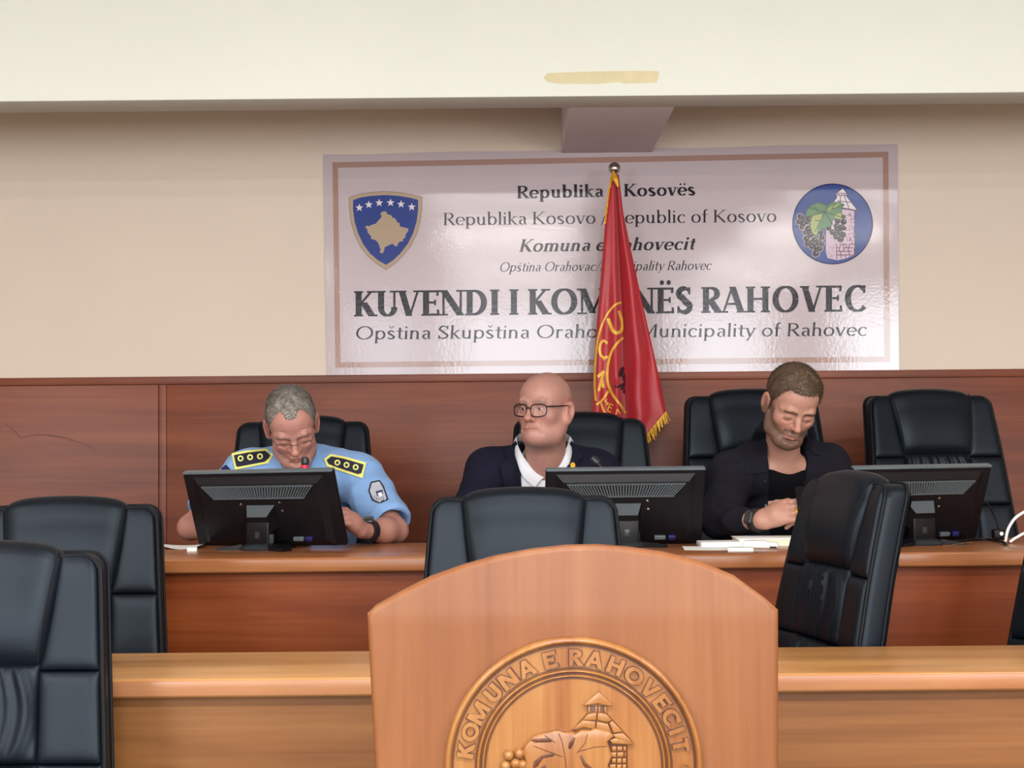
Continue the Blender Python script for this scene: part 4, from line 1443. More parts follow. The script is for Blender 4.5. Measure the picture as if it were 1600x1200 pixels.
def decal(name, polys, mat, lift=0.0016, parent=None):
    """flat print on the cloth: polygons in photograph pixels laid onto the folded sheet"""
    bm = bmesh.new()
    for q in polys:
        try:
            bm.faces.new([bm.verts.new((x, -y, 0)) for x, y in q])
        except ValueError:
            pass
    bmesh.ops.triangulate(bm, faces=bm.faces[:])
    for _ in range(3):
        lg = [e for e in bm.edges if e.calc_length() > 3.5]
        if lg: bmesh.ops.subdivide_edges(bm, edges=lg, cuts=1)
        bmesh.ops.triangulate(bm, faces=[f for f in bm.faces if len(f.verts) > 3])
    for v in bm.verts:
        x, y = v.co.x, -v.co.y
        v.co = flag_pt(min(0.499, max(0.002, flag_s(x, y))), y, lift)
    for f in bm.faces:
        f.normal_update()
        if f.normal.y > 0: f.normal_flip()
    me = bpy.data.meshes.new(name)
    bm.to_mesh(me)
    bm.free()
    return link(name, me, parent or cloth, mat)


C9 = (900, 440, 4.61)
wid = lambda w_: (lambda a, b, c: w_)


def spath(pts, w_, n=8):
    """smooth ribbon through points (emblem crop units)"""
    out = []
    m_ = len(pts)
    for i in range(m_ - 1):
        p0, p1, p2, p3 = pts[max(i - 1, 0)], pts[i], pts[i + 1], pts[min(i + 2, m_ - 1)]
        for k in range(n):
            t = k / n
            out.append(tuple(0.5 * (2 * p1[a] + (p2[a] - p0[a]) * t + (2 * p0[a] - 5 * p1[a] + 4 * p2[a] - p3[a]) * t * t + (3 * p1[a] - p0[a] - 3 * p2[a] + p3[a]) * t ** 3) for a in (0, 1)))
    out.append(pts[-1])
    return [sc(q, *C9) for q in stroke_quads(out, wid(w_))]


M['flag_gold'] = plain('gold_flag_print', srgb(226, 178, 66), 0.45, var=0.15, vscale=40)
decal('gold_circle', spath([(325, 152), (270, 180), (215, 250), (175, 340), (150, 440), (138, 560), (132, 680), (132, 780), (138, 860)], 14), M['flag_gold'])
decal('gold_circle', spath([(338, 405), (290, 450), (250, 510), (228, 590), (220, 680), (232, 760), (270, 840), (320, 900), (355, 950)], 17), M['flag_gold'])
decal('letter', spath([(228, 268), (245, 320), (262, 362), (290, 375), (322, 356), (330, 300), (305, 215)], 24), M['flag_gold'])
decal('letter', spath([(222, 450), (195, 430), (172, 455), (165, 500), (178, 540), (210, 552), (222, 540)], 18) + spath([(178, 540), (200, 570)], 12), M['flag_gold'])
decal('letter', spath([(150, 690), (198, 650)], 22) + spath([(195, 645), (158, 790)], 18) + spath([(180, 695), (192, 768)], 20), M['flag_gold'])
decal('scroll_band', spath([(228, 790), (190, 850), (140, 890)], 16) + spath([(170, 860), (190, 920), (205, 950)], 16), M['flag_gold'])
decal('scroll_lettering', spath([(218, 850), (206, 866), (228, 878), (212, 890)], 8) + spath([(240, 880), (222, 930)], 8) + spath([(240, 880), (262, 896)], 7) + spath([(232, 903), (252, 916)], 7) + spath([(222, 930), (246, 944)], 7) + spath([(290, 920), (278, 960)], 8) + spath([(290, 920), (310, 955)], 7), M['flag_gold'])
bird = [[(300, 690), (298, 660), (312, 630), (335, 612), (345, 625), (340, 660), (322, 690)], [(262, 752), (285, 758), (330, 735), (340, 745), (310, 765), (275, 772)], [(308, 780), (330, 750), (345, 700), (352, 705), (350, 760), (330, 785)], [(330, 800), (345, 770), (353, 772), (350, 812), (340, 808)], [(326, 690), (345, 660), (352, 670), (350, 720), (335, 720)]]
decal('eagle', [sc(q, *C9) for q in bird], M['flag_black'])
# ------------------------------------------------------------------ things on the presidium desk
def microphone(label, foot, head, ring):
    """gooseneck microphone: foot point on the desk, head centre in the world"""
    foot, head = Vector(foot), Vector(head)
    t = thing('microphone', label, 'microphone', foot)
    h = head - foot
    MB().rbox(-0.045, 0.045, -0.045, 0.045, 0.0, 0.028, 0.008).build('base', M['plastic'], t)
    d = Vector((h.x * 0.5, h.y * 0.5, h.z * 0.62))
    pts = []
    for k in range(15):
        s = k / 14
        pts.append(Vector((0, 0, 0.026)) * (1 - s) ** 2 + 2 * s * (1 - s) * Vector((h.x * 0.05, h.y * 0.05, h.z * 0.9)) + s * s * h)
    MB().tube(pts, 0.0042, 8).build('gooseneck', M['dark_metal'], t)
    ax = (pts[-1] - pts[-3]).normalized() if False else Vector((0.04, 0, 1) if ring else (-0.62, 0.1, 0.72)).normalized()
    MB().tube([h, h + ax * 0.03], [0.0095, 0.0105], 14).build('stem', M['plastic'], t)
    if ring: MB().tube([h + ax * 0.024, h + ax * 0.034], 0.0132, 16).build('light_ring', M['red_ring'], t)
    MB().tube([h + ax * 0.030, h + ax * 0.034, h + ax * 0.05, h + ax * 0.058, h + ax * 0.061], [0.011, 0.0128, 0.0128, 0.0105, 0.005], 16).build('capsule', M['plastic_gloss'], t)
    return t


microphone('gooseneck microphone with red ring before the man in blue', (P(462, 850, 4.82).x, 4.82, DZ), P(476, 743, 4.80), True)
microphone('slim dark gooseneck microphone in front of the navy jacket', (P(985, 850, 4.82).x, 4.82, DZ), P(944, 736, 4.86), False)


def sheet_px(px0, px1, y0, y1, z0, z1, skew=0.0, r=0.001):
    x0, x1 = P(px0, 850, (y0 + y1) / 2).x, P(px1, 850, (y0 + y1) / 2).x
    return x0, x1, y0, y1, z0, z1


def slab(name, label, cat, cx, cy, w_, d_, h_, rot, mat, z=None, r=0.0012):
    z = DZ if z is None else z
    o = MB().rbox(-w_ / 2, w_ / 2, -d_ / 2, d_ / 2, 0.0, h_, r).build(name, mat, None, True, 30, (cx, cy, z))
    o.rotation_euler = (0, 0, rot)
    return tag(o, label, cat)


# papers at the far left, partly behind the first monitor
def paper(name, label, cx, cy, w_, d_, rot, curl, z=DZ):
    rows = []
    for j in range(7):
        rows.append([((i / 8 - .5) * w_, (j / 6 - .5) * d_, 0.0008 + curl * ((i / 8 - .5) ** 2) * 4 * (1 - j / 9)) for i in range(9)])
    mb = MB().grid(rows)
    bk = [[(p[0], p[1], p[2] - 0.0007) for p in r_] for r_ in rows]
    mb.grid([r_[::-1] for r_ in bk])
    mb.grid([rim([list(map(Vector, r_)) for r_ in rows]), rim([list(map(Vector, r_)) for r_ in bk])], closed_u=True)
    o = mb.build(name, M['white_paper'], None, True, 40, (cx, cy, z))
    o.rotation_euler = (0, 0, rot)
    return tag(o, label, 'paper')


paper('paper_sheet', 'curled white sheet at the left end of the desk', P(287, 845, 4.76).x, 4.76, 0.13, 0.16, R(8), 0.014)
slab('paper_block', 'small white block beside the left monitor corner', 'note pad', P(298, 850, 4.58).x, 4.60, 0.03, 0.04, 0.012, R(10), M['white_paper'])
paper('paper_sheet', 'flat white paper right of the middle monitor', P(1118, 852, 4.50).x, 4.52, 0.19, 0.15, R(-4), 0.001)
slab('paper_stack', 'stack of white papers under the bearded man\'s sleeve', 'papers', P(1131, 848, 4.60).x, 4.62, 0.15, 0.10, 0.014, R(2), M['white_paper'])
nb = thing('notebook', 'thick closed notebook with cream pages below the folded hands', 'notebook', (P(1197, 850, 4.66).x, 4.66, DZ), R(1))
MB().rbox(-0.098, 0.098, -0.07, 0.07, 0.0, 0.003, 0.001).build('cover', M['white_paper'], nb)
MB().rbox(-0.095, 0.096, -0.068, 0.068, 0.003, 0.019, 0.001).build('pages', M['page_cream'], nb)
MB().rbox(-0.098, 0.098, -0.07, 0.07, 0.019, 0.023, 0.0018).build('cover', M['white_paper'], nb)
ad = thing('white_device', 'white plastic handset lying in front of the notebook', 'device', (P(1188, 856, 4.50).x, 4.50, DZ), R(-14))
MB().rbox(-0.055, 0.055, -0.022, 0.022, 0.0, 0.020, 0.009).build('body', M['white_plastic'], ad)
MB().rbox(0.03, 0.050, -0.0225, -0.021, 0.003, 0.008, 0.0004).build('port', M['plastic'], ad)
MB().rbox(-0.05, 0.02, -0.018, 0.018, 0.0195, 0.0235, 0.0035).build('raised_back', M['white_plastic'], ad)
slab('white_box', 'small flat white box at the desk edge', 'box', P(1158, 862, 4.40).x, 4.41, 0.075, 0.045, 0.011, R(-8), M['white_plastic'])

# black power adapter with its lead, behind the right monitor
pa = thing('power_plug', 'black plug with thin cable by the right monitor', 'plug', (P(1560, 828, 4.78).x, 4.78, DZ))
MB().rbox(-0.020, 0.020, -0.015, 0.015, 0.0, 0.034, 0.007).build('body', M['plastic'], pa)
MB().lathe([(0.006, 0), (0.006, 0.003)], 12, (0.004, -0.0155, 0.02), 0, Matrix.Rotation(R(90), 4, 'X')).build('stud', M['chrome'], pa)
q0 = P(1541, 785, 4.78) - pa.location
MB().tube([(0, 0, 0.033), (-0.004, 0, 0.055), (q0.x * .55, 0, q0.z * .8), tuple(q0)], 0.003, 8).build('cable', M['plastic'], pa)


def cable(label, pts, r_, mat):
    pts = [Vector(p) for p in pts]
    o0 = pts[0].copy()
    res = []
    for i in range(len(pts) - 1):
        a, b, c, d = pts[max(i - 1, 0)], pts[i], pts[i + 1], pts[min(i + 2, len(pts) - 1)]
        for k in range(8):
            t = k / 8
            res.append(0.5 * (2 * b + (c - a) * t + (2 * a - 5 * b + 4 * c - d) * t * t + (3 * b - a - 3 * c + d) * t ** 3) - o0)
    res.append(pts[-1] - o0)
    return tag(MB().tube(res, r_, 8).build('cable', mat, None, True, 60, o0), label, 'cable')


ZC = DZ + 0.005
onz = lambda px, Y: Vector((P(px, 850, Y).x, Y, ZC))
cable('white cable arching up at the far right of the desk', [onz(1571, 4.62), P(1576, 825, 4.62), P(1592, 805, 4.64), P(1625, 795, 4.68), P(1660, 830, 4.70)], 0.0048, M['white_plastic'])
cable('white cable lying low at the right end of the desk', [onz(1578, 4.60), P(1588, 840, 4.60), P(1610, 832, 4.62), P(1650, 846, 4.66)], 0.0046, M['white_plastic'])
cable('black cable lying behind the right monitor foot', [onz(1475, 4.62), onz(1510, 4.70), onz(1545, 4.72), onz(1566, 4.60), onz(1572, 4.50)], 0.004, M['plastic'])
cable('thin brass coloured wire beside the right monitor foot', [onz(1478, 4.45), onz(1490, 4.52), onz(1503, 4.56), onz(1520, 4.60)], 0.0011, M['dull_brass'])
# ------------------------------------------------------------------ smooth bodies from distance fields
def smin(a, b, k):
    if k <= 0: return np.minimum(a, b)
    h = np.maximum(k - np.abs(a - b), 0) / k
    return np.minimum(a, b) - h * h * k * 0.25


class Field:
    def __init__(self, lo, hi, vox):
        self.lo = np.array(lo, np.float32)
        self.h = vox
        self.n = np.ceil((np.array(hi) - self.lo) / vox).astype(int) + 1
        self.D = np.full(self.n, 1.0, np.float32)

    def box(self, lo, hi):
        a = np.clip(np.floor((np.array(lo) - self.lo) / self.h).astype(int), 0, self.n)
        b = np.clip(np.ceil((np.array(hi) - self.lo) / self.h).astype(int) + 1, 0, self.n)
        sl = tuple(slice(i, j) for i, j in zip(a, b))
        g = [(self.lo[k] + self.h * np.arange(a[k], b[k])).astype(np.float32) for k in range(3)]
        return sl, g[0][:, None, None], g[1][None, :, None], g[2][None, None, :]

    def put(self, lo, hi, fn, k=0.0, op='+'):
        sl, x, y, z = self.box(lo, hi)
        if any(s.stop <= s.start for s in sl): return
        d = fn(x, y, z)
        if op == '+': self.D[sl] = smin(self.D[sl], d, k)
        elif op == '-': self.D[sl] = -smin(-self.D[sl], d, k)
        elif op == '&': self.D[sl] = -smin(-self.D[sl], -d, k)

    def ell(self, c, r_, k=0.0, op='+', rot=None):
        c = np.array(c, float)
        rad = max(r_) + k + 4 * self.h
        A = np.eye(3) if rot is None else np.array(rot)[:3, :3]

        def fn(x, y, z):
            p = [x - c[0], y - c[1], z - c[2]]
            q = [A[0, i] * p[0] + A[1, i] * p[1] + A[2, i] * p[2] for i in range(3)]
            k0 = np.sqrt((q[0] / r_[0]) ** 2 + (q[1] / r_[1]) ** 2 + (q[2] / r_[2]) ** 2)
            k1 = np.sqrt((q[0] / r_[0] ** 2) ** 2 + (q[1] / r_[1] ** 2) ** 2 + (q[2] / r_[2] ** 2) ** 2)
            return (k0 * (k0 - 1) / np.maximum(k1, 1e-6)).astype(np.float32)
        self.put(c - rad, c + rad, fn, k, op)

    def cap(self, a, b, ra, rb, k=0.0, op='+', flat=None):
        a, b = np.array(a, float), np.array(b, float)
        m_ = max(ra, rb) * (1.0 if flat is None else 1 / min(flat[1], 1)) + k + 4 * self.h
        ba = b - a
        L2 = max(float(ba @ ba), 1e-12)

        def fn(x, y, z):
            px, py, pz = x - a[0], y - a[1], z - a[2]
            t = np.clip((px * ba[0] + py * ba[1] + pz * ba[2]) / L2, 0, 1)
            return (np.sqrt((px - t * ba[0]) ** 2 + (py - t * ba[1]) ** 2 + (pz - t * ba[2]) ** 2) - (ra + (rb - ra) * t)).astype(np.float32)
        self.put(np.minimum(a, b) - m_, np.maximum(a, b) + m_, fn, k, op)

    def chain(self, pts, rs, k=0.0, op='+'):
        for i in range(len(pts) - 1): self.cap(pts[i], pts[i + 1], rs[i], rs[i + 1], k, op)

    def mesh(self):
        D = self.D
        S = D < 0
        c = np.zeros(tuple(self.n - 1), np.int8)
        for i in (0, 1):
            for j in (0, 1):
                for k in (0, 1):
                    c += S[i:self.n[0] - 1 + i, j:self.n[1] - 1 + j, k:self.n[2] - 1 + k]
        cells = np.argwhere((c > 0) & (c < 8))
        idx = np.full(tuple(self.n - 1), -1, np.int32)
        idx[cells[:, 0], cells[:, 1], cells[:, 2]] = np.arange(len(cells))
        acc = np.zeros((len(cells), 3))
        cnt = np.zeros(len(cells))
        offs = [(i, j, k) for i in (0, 1) for j in (0, 1) for k in (0, 1)]
        val = {o: D[cells[:, 0] + o[0], cells[:, 1] + o[1], cells[:, 2] + o[2]].astype(np.float64) for o in offs}
        for o in offs:
            for ax in range(3):
                if o[ax]: continue
                o2 = list(o)
                o2[ax] = 1
                a, b = val[o], val[tuple(o2)]
                m_ = (a < 0) != (b < 0)
                t = np.where(m_, a / np.where(a - b == 0, 1e-9, a - b), 0)
                p = np.tile(np.array(o, float), (len(cells), 1))
                p[:, ax] += t
                acc[m_] += p[m_]
                cnt[m_] += 1
        v = (cells + acc / cnt[:, None]) * self.h + self.lo
        faces = []
        for ax in range(3):
            n = self.n
            sl0 = [slice(1, n[k] - 1) for k in range(3)]
            sl0[ax] = slice(0, n[ax] - 1)
            sl1 = list(sl0)
            sl1[ax] = slice(1, n[ax])
            A, B = S[tuple(sl0)], S[tuple(sl1)]
            e = np.argwhere(A != B)
            fl = A[e[:, 0], e[:, 1], e[:, 2]]
            base = e + np.array([s.start for s in sl0])
            u, w_ = (ax + 1) % 3, (ax + 2) % 3
            q = []
            for du, dw in ((-1, -1), (0, -1), (0, 0), (-1, 0)):
                bb = base.copy()
                bb[:, u] += du
                bb[:, w_] += dw
                q.append(idx[bb[:, 0], bb[:, 1], bb[:, 2]])
            q = np.stack(q, 1)
            q[~fl] = q[~fl][:, ::-1]
            faces.append(q)
        return v, np.concatenate(faces)


def np_mesh(name, v, f, mat, colors=None, origin=(0, 0, 0)):
    me = bpy.data.meshes.new(name)
    v = np.asarray(v, np.float32) - np.array(origin, np.float32)
    nq = f.shape[1]
    me.vertices.add(len(v))
    me.vertices.foreach_set('co', v.ravel())
    me.loops.add(f.size)
    me.loops.foreach_set('vertex_index', f.astype(np.int32).ravel())
    me.polygons.add(len(f))
    me.polygons.foreach_set('loop_start', np.arange(0, f.size, nq, dtype=np.int32))
    me.polygons.foreach_set('loop_total', np.full(len(f), nq, np.int32))
    me.polygons.foreach_set('use_smooth', np.ones(len(f), bool))
    me.update(calc_edges=True)
    me.validate()
    if colors is not None:
        at = me.color_attributes.new('Col', 'FLOAT_COLOR', 'POINT')
        at.data.foreach_set('color', np.concatenate([colors, np.ones((len(colors), 1))], 1).astype(np.float32).ravel())
    me.materials.append(mat)
    return me


def vnormals(v, f):
    a, b, c, d = v[f[:, 0]], v[f[:, 1]], v[f[:, 2]], v[f[:, 3]]
    fn = np.cross(c - a, d - b)
    n = np.zeros_like(v)
    for k in range(4): np.add.at(n, f[:, k], fn)
    return n / np.maximum(np.linalg.norm(n, axis=1, keepdims=True), 1e-12)


def smooth_v(v, f, it=1, w_=0.5):
    for _ in range(it):
        s = np.zeros_like(v)
        c = np.zeros(len(v))
        for k in range(4):
            k2 = (k + 1) % 4
            np.add.at(s, f[:, k], v[f[:, k2]])
            np.add.at(c, f[:, k], 1)
            np.add.at(s, f[:, k2], v[f[:, k]])
            np.add.at(c, f[:, k2], 1)
        v = v * (1 - w_) + w_ * s / np.maximum(c, 1)[:, None]
    return v


def folds(v, seed, amp, freq, stretch=(1, 1, 1)):
    """soft cloth folds: warped sine ridges"""
    rg = np.random.RandomState(seed)
    out = np.zeros(len(v))
    p = v * np.array(stretch)
    for k in range(5):
        d = rg.normal(size=3)
        d /= np.linalg.norm(d)
        d2 = rg.normal(size=3)
        wp = 0.9 * np.sin(p @ d2 * freq * 0.6 + rg.uniform(0, 6))
        out += (1 - np.abs(np.sin(p @ d * freq * rg.uniform(.7, 1.3) + wp + rg.uniform(0, 6)))) ** 2 / 5
    return amp * (out - 0.3)


def sstep(a, b, x):
    t = np.clip((x - a) / (b - a), 0, 1)
    return t * t * (3 - 2 * t)


class Head:
    """head frame: x to the picture's right, y away from the face, z up; face looks along -y"""
    def __init__(self, centre, yaw, pitch, roll, scale=(1, 1, 1)):
        self.c = np.array(centre, float)
        self.Rm = np.array((Matrix.Rotation(yaw, 3, 'Z') @ Matrix.Rotation(pitch, 3, 'X') @ Matrix.Rotation(roll, 3, 'Y')))
        self.s = np.array(scale, float)

    def w(self, x, f, z):
        return self.c + self.Rm @ (np.array((x, -f, z)) * self.s)

    def loc(self, v):
        q = (v - self.c) @ self.Rm / self.s
        q[:, 1] *= -1
        return q                       # columns: x, forward, up

    def ell(self, F, c, r_, k=0.0, op='+', rz=0.0, rx=0.0):
        A = self.Rm @ np.array(Matrix.Rotation(rz, 3, 'Z') @ Matrix.Rotation(rx, 3, 'X'))
        F.ell(self.w(*c), [r_[0] * self.s[0], r_[1] * self.s[1], r_[2] * self.s[2]], k, op, A)

    def chain(self, F, pts, rs, k=0.0, op='+'):
        m_ = float(self.s.mean())
        F.chain([self.w(*p) for p in pts], [r_ * m_ for r_ in rs], k, op)

    def build(self, F, spec):
        jaw = spec.get('jaw', 1.0)
        fat = spec.get('fat', 0.0)
        cu = spec.get('chin_up', 0.0)
        self.ell(F, (0, -.012, .035), (.0755, .098, .089))
        self.ell(F, (0, .034, .045), (.062, .056, .058), .03)
        self.ell(F, (0, .038, -.03), (.060 + fat * .5, .054, .074), .03)
        for s in (-1, 1):
            self.chain(F, [(s * .057 * jaw, -.004, -.05), (s * .050 * jaw, .022, -.082), (s * .026 * jaw, .066, -.1 + cu), (0, .076, -.102 + cu)], [.018 + fat, .019 + fat, .018 + fat * .6, .018], .03)
            self.ell(F, (s * .042, .060, -.022), (.022 + fat * .5, .021, .020), .03)
            self.chain(F, [(s * .052, .066, .018), (s * .036, .085, .0245), (s * .014, .0905, .021)], [.008, .0085, .007], .014)
            self.ell(F, (s * .031, .102, .003), (.019, .018, .0115), .014, '-')
            self.ell(F, (s * .031, .0765, .0005), (.0165, .0145, .0125), .005)
        self.ell(F, (0, .083, -.0985 + cu), (.021 * jaw, .017, .016), .02)
        # nose
        self.chain(F, [(0, .086, .016), (0, .100, -.010), (0, .1125, -.027)], [.0078, .0085, .0105], .012)
        nw = spec.get('nose_w', 1.0)
        self.ell(F, (0, .1145, -.030), (.0138 * nw, .0120, .0115 * nw), .006)
        for s in (-1, 1):
            self.ell(F, (s * .0145 * nw, .0995, -.034), (.0090 * nw, .0105, .0088 * nw), .006)
            self.ell(F, (s * .0068, .1085, -.0432), (.0034, .0048, .0034), .003, '-')
        # mouth
        self.ell(F, (0, .070, -.062), (.031, .028, .028), .02)
        up = spec.get('mouth', 0.0)
        mw = spec.get('mouth_w', 1.12)
        _ch = self.chain
        lr = spec.get('lip_r', 1.0)
        chainm = lambda F_, pts, rs, *a: _ch(F_, [(x * mw, f_ - .42 * max(0, abs(x * mw) - .021), z) for x, f_, z in pts], [q_ * lr for q_ in rs], *a)
        chainm(F, [(-.024, .0865, -.067 - up), (-.010, .0985, -.0605), (0, .0995, -.062), (.010, .0985, -.0605), (.024, .0865, -.067 - up)], [.0035, .0052, .0048, .0052, .0035], .006)
        chainm(F, [(-.020, .0875, -.070 - up * .7), (0, .0975, -.0735), (.020, .0875, -.070 - up * .7)], [.004, .0062, .004], .006)
        chainm(F, [(-.026, .0905, -.0675 - up), (-.012, .1025, -.0668), (0, .1055, -.0668), (.012, .1025, -.0668), (.026, .0905, -.0675 - up)], [.0017, .0022, .0022, .0022, .0017], .0035, '-')
        if not cu: self.chain(F, [(-.014, .0945, -.0845), (0, .0985, -.0855), (.014, .0945, -.0845)], [.0025, .003, .0025], .012, '-')
        fold = spec.get('fold', 1.0)
        for s in (-1, 1):
            self.chain(F, [(s * .0205, .103, -.036), (s * .030, .0955, -.052), (s * .0345, .0865, -.071)], [.0028 * fold] * 3, .012, '-')
            self.chain(F, [(s * .018, .0925, -.0115), (s * .034, .0905, -.0185), (s * .046, .081, -.014)], [.0016 * fold] * 3, .008, '-')
        for z in spec.get('brow_lines', ()):
            self.chain(F, [(-.042, .080, z), (-.02, .0965, z + .004), (0, .0985, z + .002), (.02, .0965, z + .004), (.042, .080, z)], [.0016] * 5, .005, '-')
        if spec.get('frown'):
            for s in (-1, 1): self.chain(F, [(s * .006, .103, .018), (s * .0075, .1, .034)], [.0018] * 2, .005, '-')
        # ears
        for s in (-1, 1):
            rz = -s * R(22)
            self.ell(F, (s * .0830, -.014, -.008), (.0078, .021, .0345), .007, '+', rz, R(-8))
            self.ell(F, (s * .0785, -.008, -.037), (.0078, .011, .012), .008, '+', rz)
            self.ell(F, (s * .0915, -.0105, -.007), (.0085, .0130, .0225), .0025, '-', rz)

    def colors(self, v, base, spec):
        q = self.loc(v)
        x, f, z = q[:, 0], q[:, 1], q[:, 2]
        ax = np.abs(x)
        c = np.tile(np.array(base), (len(v), 1))
        near = (np.linalg.norm(q * np.array([1, 1, .8]), axis=1) < .16)

        def mixc(m_, col_):
            m_ = (np.clip(m_, 0, 1) * near)[:, None]
            c[:] = c * (1 - m_) + np.array(col_) * m_
        rosy = np.array(base) * np.array([1.05, .80, .78])
        mixc(.55 * np.exp(-(((ax - .042) / .02) ** 2 + ((z + .03) / .02) ** 2)) * (f > .03), rosy)
        mixc(.6 * np.exp(-((ax / .016) ** 2 + ((z + .032) / .016) ** 2)) * (f > .085), rosy)
        mixc(.55 * (ax > .071) * (np.abs(z) < .04) * (f < .02), rosy)
        # lips
        lip = np.exp(-((z + .067) / .0080) ** 4 - (ax / .0265) ** 6) * sstep(.080, .088, f)
        mixc(.6 * lip, spec.get('lip', np.array(base) * np.array([.80, .55, .54])))
        # dark lash line along the eyelids
        eye = np.exp(-((ax - .031) / .0165) ** 4 - ((z - spec.get('lash_z', -.006)) / .0022) ** 2) * (f > .07)
        mixc(spec.get('lash', .6) * eye, (.05, .03, .025))
        # brows
        bz = .0265 + spec.get('brow_lift', 0) - .0045 * ((ax - .03) / .02) ** 2
        brow = np.exp(-((z - bz) / spec.get('brow_w', .0042)) ** 4) * (ax > .010) * (ax < .052) * (f > .05)
        mixc(spec.get('brow_a', .7) * brow, spec.get('brow', (.06, .04, .03)))
        if 'beard' in spec:
            jl = sstep(-.028, -.05, z + .25 * np.maximum(0, .02 - f) - .00) * sstep(-.02, .01, f)
            side = sstep(.050, .060, ax) * sstep(-.035, -.005, f) * sstep(.02, -.02, z) * (f < .045)
            must = np.exp(-((z + .0505) / .008) ** 4) * (ax < .032) * (f > .07)
            chinb = sstep(-.076, -.084, z) * (f > -.01)
            cheek_clear = np.exp(-(((ax - .034) / .022) ** 4 + ((z + .036) / .020) ** 4)) * (f > .05)
            m_ = np.maximum.reduce([jl * (1 - cheek_clear), side, must, chinb]) * (1 - lip) * (z > -.135)
            nose = np.exp(-((ax / .02) ** 4 + ((z + .03) / .014) ** 4))
            m_ = m_ * (1 - nose * (f > .09))
            n_ = .88 + .12 * np.sin(v[:, 0] * 2900) * np.sin(v[:, 2] * 2500 + v[:, 1] * 1700)
            mixc(spec['beard_a'] * m_ * n_, spec['beard'])
        return c


def hair_cap(head, hairline, thick, vox, colfn, name, parent, origin, seed, strands=5000, slen=0.014, comb=(0, 0.5, 0.6)):
    F = Field(head.c - .17, head.c + .17, vox)
    lo, hi = head.c - .165, head.c + .165
    H = Field(head.c - .17, head.c + .17, vox)
    head.ell(H, (0, -.012, .035), (.0755, .098, .089))
    head.ell(H, (0, .034, .045), (.062, .056, .058), .03)
    sl, x, y, z = H.box(lo - 1, hi + 1)
    g = np.stack(np.broadcast_arrays(x, y, z), -1).reshape(-1, 3)
    q = head.loc(g.astype(float))
    az = np.degrees(np.arctan2(np.abs(q[:, 0]), q[:, 1]))
    el = np.degrees(np.arctan2(q[:, 2] - .01, np.hypot(q[:, 0], q[:, 1])))
    hl = np.interp(az, [p[0] for p in hairline], [p[1] for p in hairline])
    d = el - hl
    t = -.006 + (.006 + thick[0]) * sstep(-2.5, 2.0, d) + (thick[1] - thick[0]) * sstep(4, 60, d)
    H.D = (H.D.reshape(-1) - t).reshape(H.D.shape).astype(np.float32)
    v, f = H.mesh()
    n = vnormals(v, f)
    rg = np.random.RandomState(seed)
    v = v + n * (rg.uniform(-.0004, .0006, (len(v), 1)))
    qv = head.loc(v)
    cols = colfn(qv, rg, len(v), .25)
    # short strands standing off the cap
    pick = rg.choice(len(v), min(strands, len(v) * 4), replace=True)
    ql = qv[pick]
    azv = np.degrees(np.arctan2(np.abs(ql[:, 0]), ql[:, 1]))
    elv = np.degrees(np.arctan2(ql[:, 2] - .01, np.hypot(ql[:, 0], ql[:, 1])))
    ok = elv > np.interp(azv, [p[0] for p in hairline], [p[1] for p in hairline]) - 1
    pick = pick[ok]
    b = v[pick] - n[pick] * .001
    cd = head.Rm @ (np.array((comb[0], -comb[1], comb[2])))
    d = n[pick] * .22 + cd + rg.normal(0, .20, (len(pick), 3))
    d -= n[pick] * np.minimum(0, np.sum(d * n[pick], 1, keepdims=True) - .16)
    d /= np.linalg.norm(d, axis=1, keepdims=True)
    L = slen * rg.uniform(.5, 1.1, (len(pick), 1))
    sd = np.cross(d, n[pick] + rg.normal(0, .4, (len(pick), 3)))
    sd /= np.maximum(np.linalg.norm(sd, axis=1, keepdims=True), 1e-9)
    wv = .0004
    m_ = b + d * L * .55 + n[pick] * L * .06
    e = b + d * L - n[pick] * L * .10
    sv = np.concatenate([b - sd * wv, b + sd * wv, m_ + sd * wv * .8, m_ - sd * wv * .8, e], 0)
    k = len(pick)
    i = np.arange(k)
    q4 = np.stack([i, i + k, i + 2 * k, i + 3 * k], 1)
    q3 = np.stack([i + 3 * k, i + 2 * k, i + 4 * k, i + 4 * k], 1)
    sc_ = colfn(head.loc(sv[:k]), rg, k, 1.0)
    n0 = len(v)
    V = np.concatenate([v, sv])
    C = np.concatenate([cols] + [sc_] * 5)
    me = bpy.data.meshes.new(name)
    faces = [tuple(r_) for r_ in f] + [tuple(r_ + n0) for r_ in q4] + [tuple(r_[:3] + n0) for r_ in q3]
    me.from_pydata((V - np.array(origin)).tolist(), [], [tuple(int(a) for a in t_) for t_ in faces])
    at = me.color_attributes.new('Col', 'FLOAT_COLOR', 'POINT')
    at.data.foreach_set('color', np.concatenate([C, np.ones((len(C), 1))], 1).astype(np.float32).ravel())
    me.polygons.foreach_set('use_smooth', [True] * len(me.polygons))
    me.materials.append(M['hair'])
    return link(name, me, parent)


